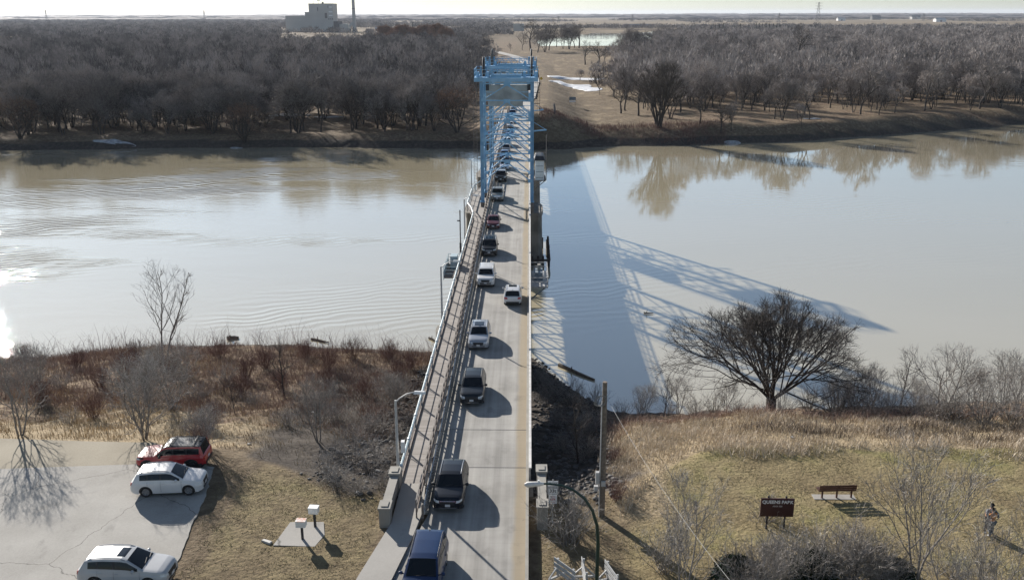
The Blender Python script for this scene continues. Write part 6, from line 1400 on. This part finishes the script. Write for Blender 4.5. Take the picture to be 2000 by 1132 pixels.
# ------------------------------------------------------------------ two people embracing on the lawn
def skinned(name, joints, bones, rad, m, parent, lvl=2):
    me = bpy.data.meshes.new(name); ks = list(joints); me.from_pydata([joints[k] for k in ks], [(ks.index(a), ks.index(b_)) for a, b_ in bones], []); o = bpy.data.objects.new('tmp', me); COL.link(o)
    md = o.modifiers.new('skin', 'SKIN'); md.use_smooth_shade = True; md.branch_smoothing = .6
    for i, k in enumerate(ks): r = rad[k]; me.skin_vertices[0].data[i].radius = (r, r) if not isinstance(r, tuple) else r
    me.skin_vertices[0].data[0].use_root = True; sb = o.modifiers.new('sub', 'SUBSURF'); sb.levels = lvl; sb.render_levels = lvl; bpy.context.view_layer.update()
    out = bpy.data.meshes.new_from_object(o.evaluated_get(bpy.context.evaluated_depsgraph_get())); out.materials.clear(); bpy.data.objects.remove(o); out.shade_smooth(); return link(name, out, m, parent)
def person(loc, rz, label, coat, trousers, hugging, s=1.0, lean=.0):
    g = empty('person', loc, rz, label, 'person'); g.scale = (s, s, s)     # faces -Y of its own frame
    J = dict(pel=(0, 0, .95), spine=(0, .01 - lean * .3, 1.15), chest=(0, -lean * .6, 1.36), neck=(0, .0 - lean, 1.50), head0=(0, -.01 - lean * 1.3, 1.58), head1=(0, -.03 - lean * 1.6, 1.68), crown=(0, -.01 - lean * 1.8, 1.76), nose=(0, -.115 - lean * 1.7, 1.655), chin=(0, -.07 - lean * 1.4, 1.585))
    B_ = [('pel', 'spine'), ('spine', 'chest'), ('chest', 'neck'), ('neck', 'head0'), ('head0', 'head1'), ('head1', 'crown'), ('head1', 'nose'), ('head0', 'chin')]
    Rr = dict(pel=(.15, .12), spine=(.13, .105), chest=(.165, .12), neck=.06, head0=(.075, .08), head1=(.082, .098), crown=.06, nose=.018, chin=.035)
    for sd_, n in ((1, 'L'), (-1, 'R')):
        st = .10 if n == 'L' else -.04
        J['hip' + n] = (sd_ * .10, 0, .90); J['knee' + n] = (sd_ * .12, -.03 + st * .5, .50); J['ank' + n] = (sd_ * .14, .03 + st, .09); J['toe' + n] = (sd_ * .16, -.15 + st, .04)
        J['sh' + n] = (sd_ * .19, -lean * .7, 1.43)
        if hugging == 'round': J['el' + n] = (sd_ * .33, -.17 - lean, 1.22); J['wr' + n] = (sd_ * .22, -.38 - lean, 1.10); hd = Vector((-sd_ * .8, -.4, -.1))
        else: J['el' + n] = (sd_ * .27, -.18 - lean, 1.20); J['wr' + n] = (sd_ * .20, -.38 - lean, 1.33); hd = Vector((-sd_ * .5, -.7, .3))
        B_ += [('pel', 'hip' + n), ('hip' + n, 'knee' + n), ('knee' + n, 'ank' + n), ('ank' + n, 'toe' + n), ('chest', 'sh' + n), ('sh' + n, 'el' + n), ('el' + n, 'wr' + n)]
        Rr.update({'hip' + n: .09, 'knee' + n: .058, 'ank' + n: .042, 'toe' + n: .035, 'sh' + n: .06, 'el' + n: .043, 'wr' + n: .028})
        hd.normalize(); side = hd.cross(Vector((0, 0, 1))).normalized(); up = side.cross(hd); w_ = Vector(J['wr' + n]); pm = w_ + hd * .07; J['pm' + n] = tuple(pm); B_.append(('wr' + n, 'pm' + n)); Rr['pm' + n] = .03
        for k in range(4):
            a1 = pm + up * (.03 - .02 * k) + hd * .03; a2 = a1 + hd * (.04 + .006 * (1.5 - abs(k - 1.5))) ; a3 = a2 + (hd * .7 - side * .5 * sd_).normalized() * .03
            for t, v in ((1, a1), (2, a2), (3, a3)): J['f%s%d%d' % (n, k, t)] = tuple(v); Rr['f%s%d%d' % (n, k, t)] = .010 - .001 * t
            B_ += [('pm' + n, 'f%s%d1' % (n, k)), ('f%s%d1' % (n, k), 'f%s%d2' % (n, k)), ('f%s%d2' % (n, k), 'f%s%d3' % (n, k))]
        t1 = w_ + hd * .035 + up * .035; t2 = t1 + (hd + up * .6).normalized() * .035; J['t1' + n] = tuple(t1); J['t2' + n] = tuple(t2); Rr['t1' + n] = .011; Rr['t2' + n] = .009; B_ += [('pm' + n, 't1' + n), ('t1' + n, 't2' + n)]
    body = skinned('body', J, B_, Rr, 'skin', g)
    def sub(keys, grow, over=None):
        jj = {k: J[k] for k in keys}; bb = [e for e in B_ if e[0] in jj and e[1] in jj]; rr = {k: tuple(v + grow for v in Rr[k]) if isinstance(Rr[k], tuple) else Rr[k] + grow for k in keys}
        rr.update(over or {}); return jj, bb, rr
    jj, bb, rr = sub(['pel', 'hipL', 'hipR', 'kneeL', 'kneeR', 'ankL', 'ankR'], .022); skinned('trousers', jj, bb, rr, trousers, g)
    jj, bb, rr = sub(['pel', 'spine', 'chest', 'neck', 'shL', 'shR', 'elL', 'elR', 'wrL', 'wrR'], .032, dict(neck=.075, pel=(.19, .15), wrL=.05, wrR=.05)); skinned('jacket', jj, bb, rr, coat, g)
    for n in 'LR': jj, bb, rr = sub(['ank' + n, 'toe' + n], .016); skinned('shoe', jj, bb, rr, 'shoe', g)
    hj = dict(a=tuple(Vector(J['head1']) + Vector((0, .03, .03))), b=tuple(Vector(J['crown']) + Vector((0, 0, .0))), c=tuple(Vector(J['head0']) + Vector((0, .045, .0)))); skinned('hair', hj, [('a', 'b'), ('a', 'c')], dict(a=(.088, .098), b=.07, c=.06), 'hair', g)
    for s_ in (-1, 1): b = MB(); h = Vector(J['head1']); b.lathe([(-.008, .002), (0, .010), (.008, .002)], 'Y', 8, (h.x + s_ * .032, h.y - .088, h.z + .0)); b.build('eye', 'black_text', g)
    return g
pp = P(1933, 1046, 0)
person((pp.x + .02, pp.y, .02), math.pi + .25, 'person in an orange-tan jacket and grey jeans hugging the other, back to the camera', 'orange_coat', 'jeans', 'up', .96, .03)
person((pp.x - .02, pp.y + .36, .02), .2, 'dark-haired person in a grey checked shirt and black trousers, leaning over the one in orange', 'plaid', 'black_cloth', 'round', 1.04, .07)
# ------------------------------------------------------------------ far bank bits
def on_ground(px, py, z):
    p = P(px, py, z)
    for _ in range(15): p = P(px, py, p.z + (gz(p.x, p.y) - p.z) * .6)
    return p
p = on_ground(1118, 206, -4); g = empty('notice_board', (p.x, p.y, p.z), 0, 'dark notice board with a pale lower panel on two posts on the far bank', 'notice board')
for x in (-1.0, 1.0): b = MB(); b.box(x - .08, x + .08, -.08, .08, -.5, 3.0); b.build('post', 'pole_wood', g)
b = MB(); b.box(-1.2, 1.2, -.14, -.082, 1.9, 3.1); b.build('board', 'girder_paint', g); b = MB(); b.box(-1.1, 1.1, -.14, -.082, 1.15, 1.75); b.build('board', 'white_paint', g)
p = on_ground(1083, 222, -2); b = MB(); b.tube([(0, 0, -.4), (.05, 0, 1.2), (-.15, 0, 2.6), (-.1, 0, 3.0)], [.45, .35, .3, .12], 9); o = tag(b.build('tree_snag', 'bark_pale', None, True), 'pale broken tree snag standing on the far slope beside the bridge', 'dead tree'); o.location = p
for px, py, lb in ((1057, 167, 'small yellow road sign beside the far road, nearer one'), (1050, 142, 'small yellow road sign beside the far road, farther one')):
    p = on_ground(px, py, -3); g = empty('road_sign', (p.x, p.y, p.z), 0, lb, 'road sign'); b = MB(); b.box(-.06, .06, 0, .12, -.4, 3.2); b.build('post', 'galvanised', g)
    b = MB(); b.add([(0, -.04, 2.2), (.8, -.04, 3.0), (0, -.04, 3.8), (-.8, -.04, 3.0), (0, -.001, 2.2), (.8, -.001, 3.0), (0, -.001, 3.8), (-.8, -.001, 3.0)], [(0, 1, 2, 3), (7, 6, 5, 4), (0, 4, 5, 1), (1, 5, 6, 2), (2, 6, 7, 3), (3, 7, 4, 0)]); b.build('panel', 'yellow_sign', g)
g = empty('stop_signal', (-8.6, 196, 0), 0, 'red sign on a pole seen through the left side of the lift towers', 'sign'); b = MB(); b.box(-.06, .06, 0, .12, -.3, 5.2); b.build('post', 'galvanised', g); b = MB(); b.box(.2, 1.1, -.06, -.001, 3.6, 5.1); b.box(-.06, .2, -.04, -.002, 4.2, 4.4); b.build('panel', 'red_sign', g)
# ------------------------------------------------------------------ power plant and other far buildings
def fx(px, Y): return (px - 1036) * Y * .958 / 1800.
Yp = 1905.
g = empty('power_plant', (fx(603, Yp), Yp, -5.5), 0, 'big pale windowless power plant with a tall block rising above the wood', 'power plant'); W1 = fx(650, Yp) - fx(603, Yp)
b = MB(); b.box(0, W1, 0, 45, 0, 53.2); b.build('tower_block', 'far_wall', g)
b = MB(); b.box(fx(555, Yp) - fx(603, Yp), -.02, 4, 60, 0, 31); b.box(-9, -.04, 3, 20, 31, 38); b.build('long_hall', 'far_wall', g)
b = MB(); b.box(W1 + .02, W1 + 10, 2, 40, 0, 20); b.build('annex', 'far_dark', g); b = MB(); b.box(W1 + 10.5, W1 + 28, 6, 34, 0, 15); b.build('annex', 'far_wall', g)
for z in (46, 37, 30): b = MB(); b.box(W1 - 8, W1 - .8, -.25, -.02, z, z + 2.2); b.build('louvre', 'sign_white', g)
b = MB(); b.box(W1 - 9.5, W1 - 8.1, -.3, -.02, 45, 50); b.build('louvre', 'far_dark', g)
for x in (W1 - 9, W1 - 5, W1 - 1.6): b = MB(); b.box(x, x + 1.1, -.25, -.02, 23, 26); b.build('window', 'glass', g)
b = MB(); b.box(W1 * .36, W1 * .39, -.25, -.02, 40, 47); b.box(W1 * .66, W1 * .76, -.25, -.02, 26, 36); b.build('wall_panel', 'far_dark', g)
b = MB(); b.bar((8, 8, 53), (8, 8, 60), .4); b.bar((18, 8, 53), (18, 8, 61), .4); b.box(16, 18, 7, 9, 59.5, 61.5); b.box(19.2, 21, 7, 9, 59, 61); b.build('antenna', 'far_dark', g)
b = MB(); b.box(25, 28, 8, 12, 53.2, 57); b.build('roof_vent', 'far_dark', g); b = MB(); b.box(-.2, W1 + .2, -.3, 45, 53.2, 53.9); b.build('parapet', 'far_dark', g)
g = empty('power_plant_chimney', (fx(691, Yp), Yp, -5.5), 0, 'tall tapering grey chimney beside the power plant, cut off by the top edge', 'chimney'); b = MB(); b.lathe([(0, 4.2), (40, 3.2), (90, 2.2)], 'Z', 20); b.build('shaft', 'far_wall', g, True); b = MB(); b.lathe([(43.5, 3.45), (44.6, 3.45)], 'Z', 20); b.build('band', 'far_dark', g)
b = MB(); b.bar((-9, 0, 10), (-3, 0, 18), 3.5, 3.5); b.build('flue_duct', 'grey_paint', g)
p = P(1013, 63, -6); g = empty('cinema_screen', (p.x, p.y, -6), 0, 'large blank pale drive-in screen standing beyond the lake', 'screen'); b = MB(); b.box(-10.5, 10.5, -.4, .4, 1.5, 15.5); b.build('screen_panel', 'white_paint' if 0 else 'far_wall', g)
for x in (-8, 0, 8): b = MB(); b.bar((x, 5, 0), (x, .5, 13), .6); b.build('support', 'far_dark', g)
def house(px, py, w_, h, m, rm, label, z=-5.8):
    p = P(px, py, z); g = empty('farm_building', (p.x, p.y, z), .1, label, 'building'); b = MB(); b.box(-w_ / 2, w_ / 2, 0, w_ * .6, 0, h); b.build('wall', m, g)
    b = MB(); a, c = w_ / 2 + .5, w_ * .6 + .5; b.add([(-a, -.5, h), (a, -.5, h), (a, c, h), (-a, c, h), (-a, w_ * .3, h * 1.7), (a, w_ * .3, h * 1.7)], [(0, 1, 5, 4), (2, 3, 4, 5), (0, 4, 3), (1, 2, 5), (3, 2, 1, 0)]); b.build('roof', rm, g)
    b = MB(); b.box(-w_ * .1, w_ * .1, -.12, -.01, 0, h * .7); b.build('door', 'far_dark', g)
for a in [(741, 62, 17, 5, 'white_paint', 'white_paint', 'small white gabled house right of the power plant chimney'), (722, 64, 14, 4, 'far_wall', 'brick_red', 'low pale shed between the chimney and the white house'), (1644, 41, 34, 9, 'white_paint', 'far_wall', 'white shed below the transmission tower on the right'), (1838, 43, 40, 9, 'white_paint', 'far_wall', 'white farm building far off near the right horizon'),
          (1790, 38, 50, 12, 'far_wall', 'far_dark', 'grey farm building left of the white one near the right horizon'), (1712, 39, 45, 14, 'far_dark', 'far_dark', 'dark grain building between the white sheds on the right')]: house(*a)
for i, (m, lb) in enumerate([('brick_red', 'rust brown freight wagon at the left end of the distant train'), ('far_blue', 'first blue-grey freight wagon of the distant train'), ('far_blue', 'second blue-grey freight wagon of the distant train'), ('far_blue', 'third blue-grey freight wagon of the distant train'), ('brick_red', 'rust brown freight wagon at the right end of the distant train')]):
    p = P(1222 + i * 12.5, 52, -5.5); g = empty('freight_wagon', (p.x, p.y - 5, -5.3), 0, lb, 'railway wagon', 'wagons of the distant freight train'); b = MB(); b.box(-8.6, 8.6, -1.5, 1.5, 1.1, 5.6); b.build('wagon_body', m, g)
    for x in (-6, 6): b = MB(); b.box(x - 1.3, x + 1.3, -1.2, 1.2, 0, 1.1); b.build('bogie', 'far_dark', g)
def pylon(px, Y, h, w_, label):
    g = empty('transmission_tower', (fx(px, Y), Y, -6), 0, label, 'pylon'); b = MB(); r = max(.25, Y * .00016)
    for sx_ in (-1, 1):
        for sy in (-1, 1): b.bar((sx_ * w_, sy * w_, 0), (sx_ * w_ * .15, sy * w_ * .15, h), r)
    n = 7
    for k in range(n):
        t0, t1 = k / n, (k + 1) / n; a0, a1 = w_ * (1 - .85 * t0), w_ * (1 - .85 * t1)
        for sy in (-1, 1): b.bar((-a0, sy * a0, h * t0), (a1, sy * a1, h * t1), r * .6); b.bar((a0, sy * a0, h * t0), (-a1, sy * a1, h * t1), r * .6)
    b.build('lattice_mast', 'far_dark', g)
    for t in (.72, .84, .96): b = MB(); b.bar((-w_ * 1.5, 0, h * t), (w_ * 1.5, 0, h * t), r * 1.4); b.build('crossarm', 'far_dark', g)
pylon(1596, 2600, 62, 6.5, 'tallest transmission tower, crossing the right horizon to the top edge'); pylon(1521, 3600, 34, 5, 'small transmission tower left of the tallest one'); pylon(1236, 4200, 30, 5, 'tiny transmission tower above the distant lake'); pylon(1092, 3600, 24, 4.5, 'faint transmission tower above the far fields'); pylon(1800, 4200, 30, 5, 'tiny transmission tower near the right horizon'); pylon(82, 5200, 60, 6, 'thin mast on the left horizon'); pylon(396, 5200, 55, 6, 'second thin mast on the left horizon')
# ------------------------------------------------------------------ air: one closed box round everything
hz = MB(); hz.box(-26000, 26000, -300, 30000, -12.5, 95); ho = hz.build('haze', [], None); tag(ho, None, None, None, 'stuff')
m, t, b_ = newmat('haze_air'); t.nodes.remove(b_); pv = nd(t, 'ShaderNodeVolumePrincipled'); pv.inputs['Density'].default_value = .000034; pv.inputs['Color'].default_value = (.80, .87, 1, 1); pv.inputs['Anisotropy'].default_value = .2
out = [n for n in t.nodes if n.type == 'OUTPUT_MATERIAL'][0]; t.links.new(pv.outputs[0], out.inputs['Volume']); ho.data.materials.append(m)
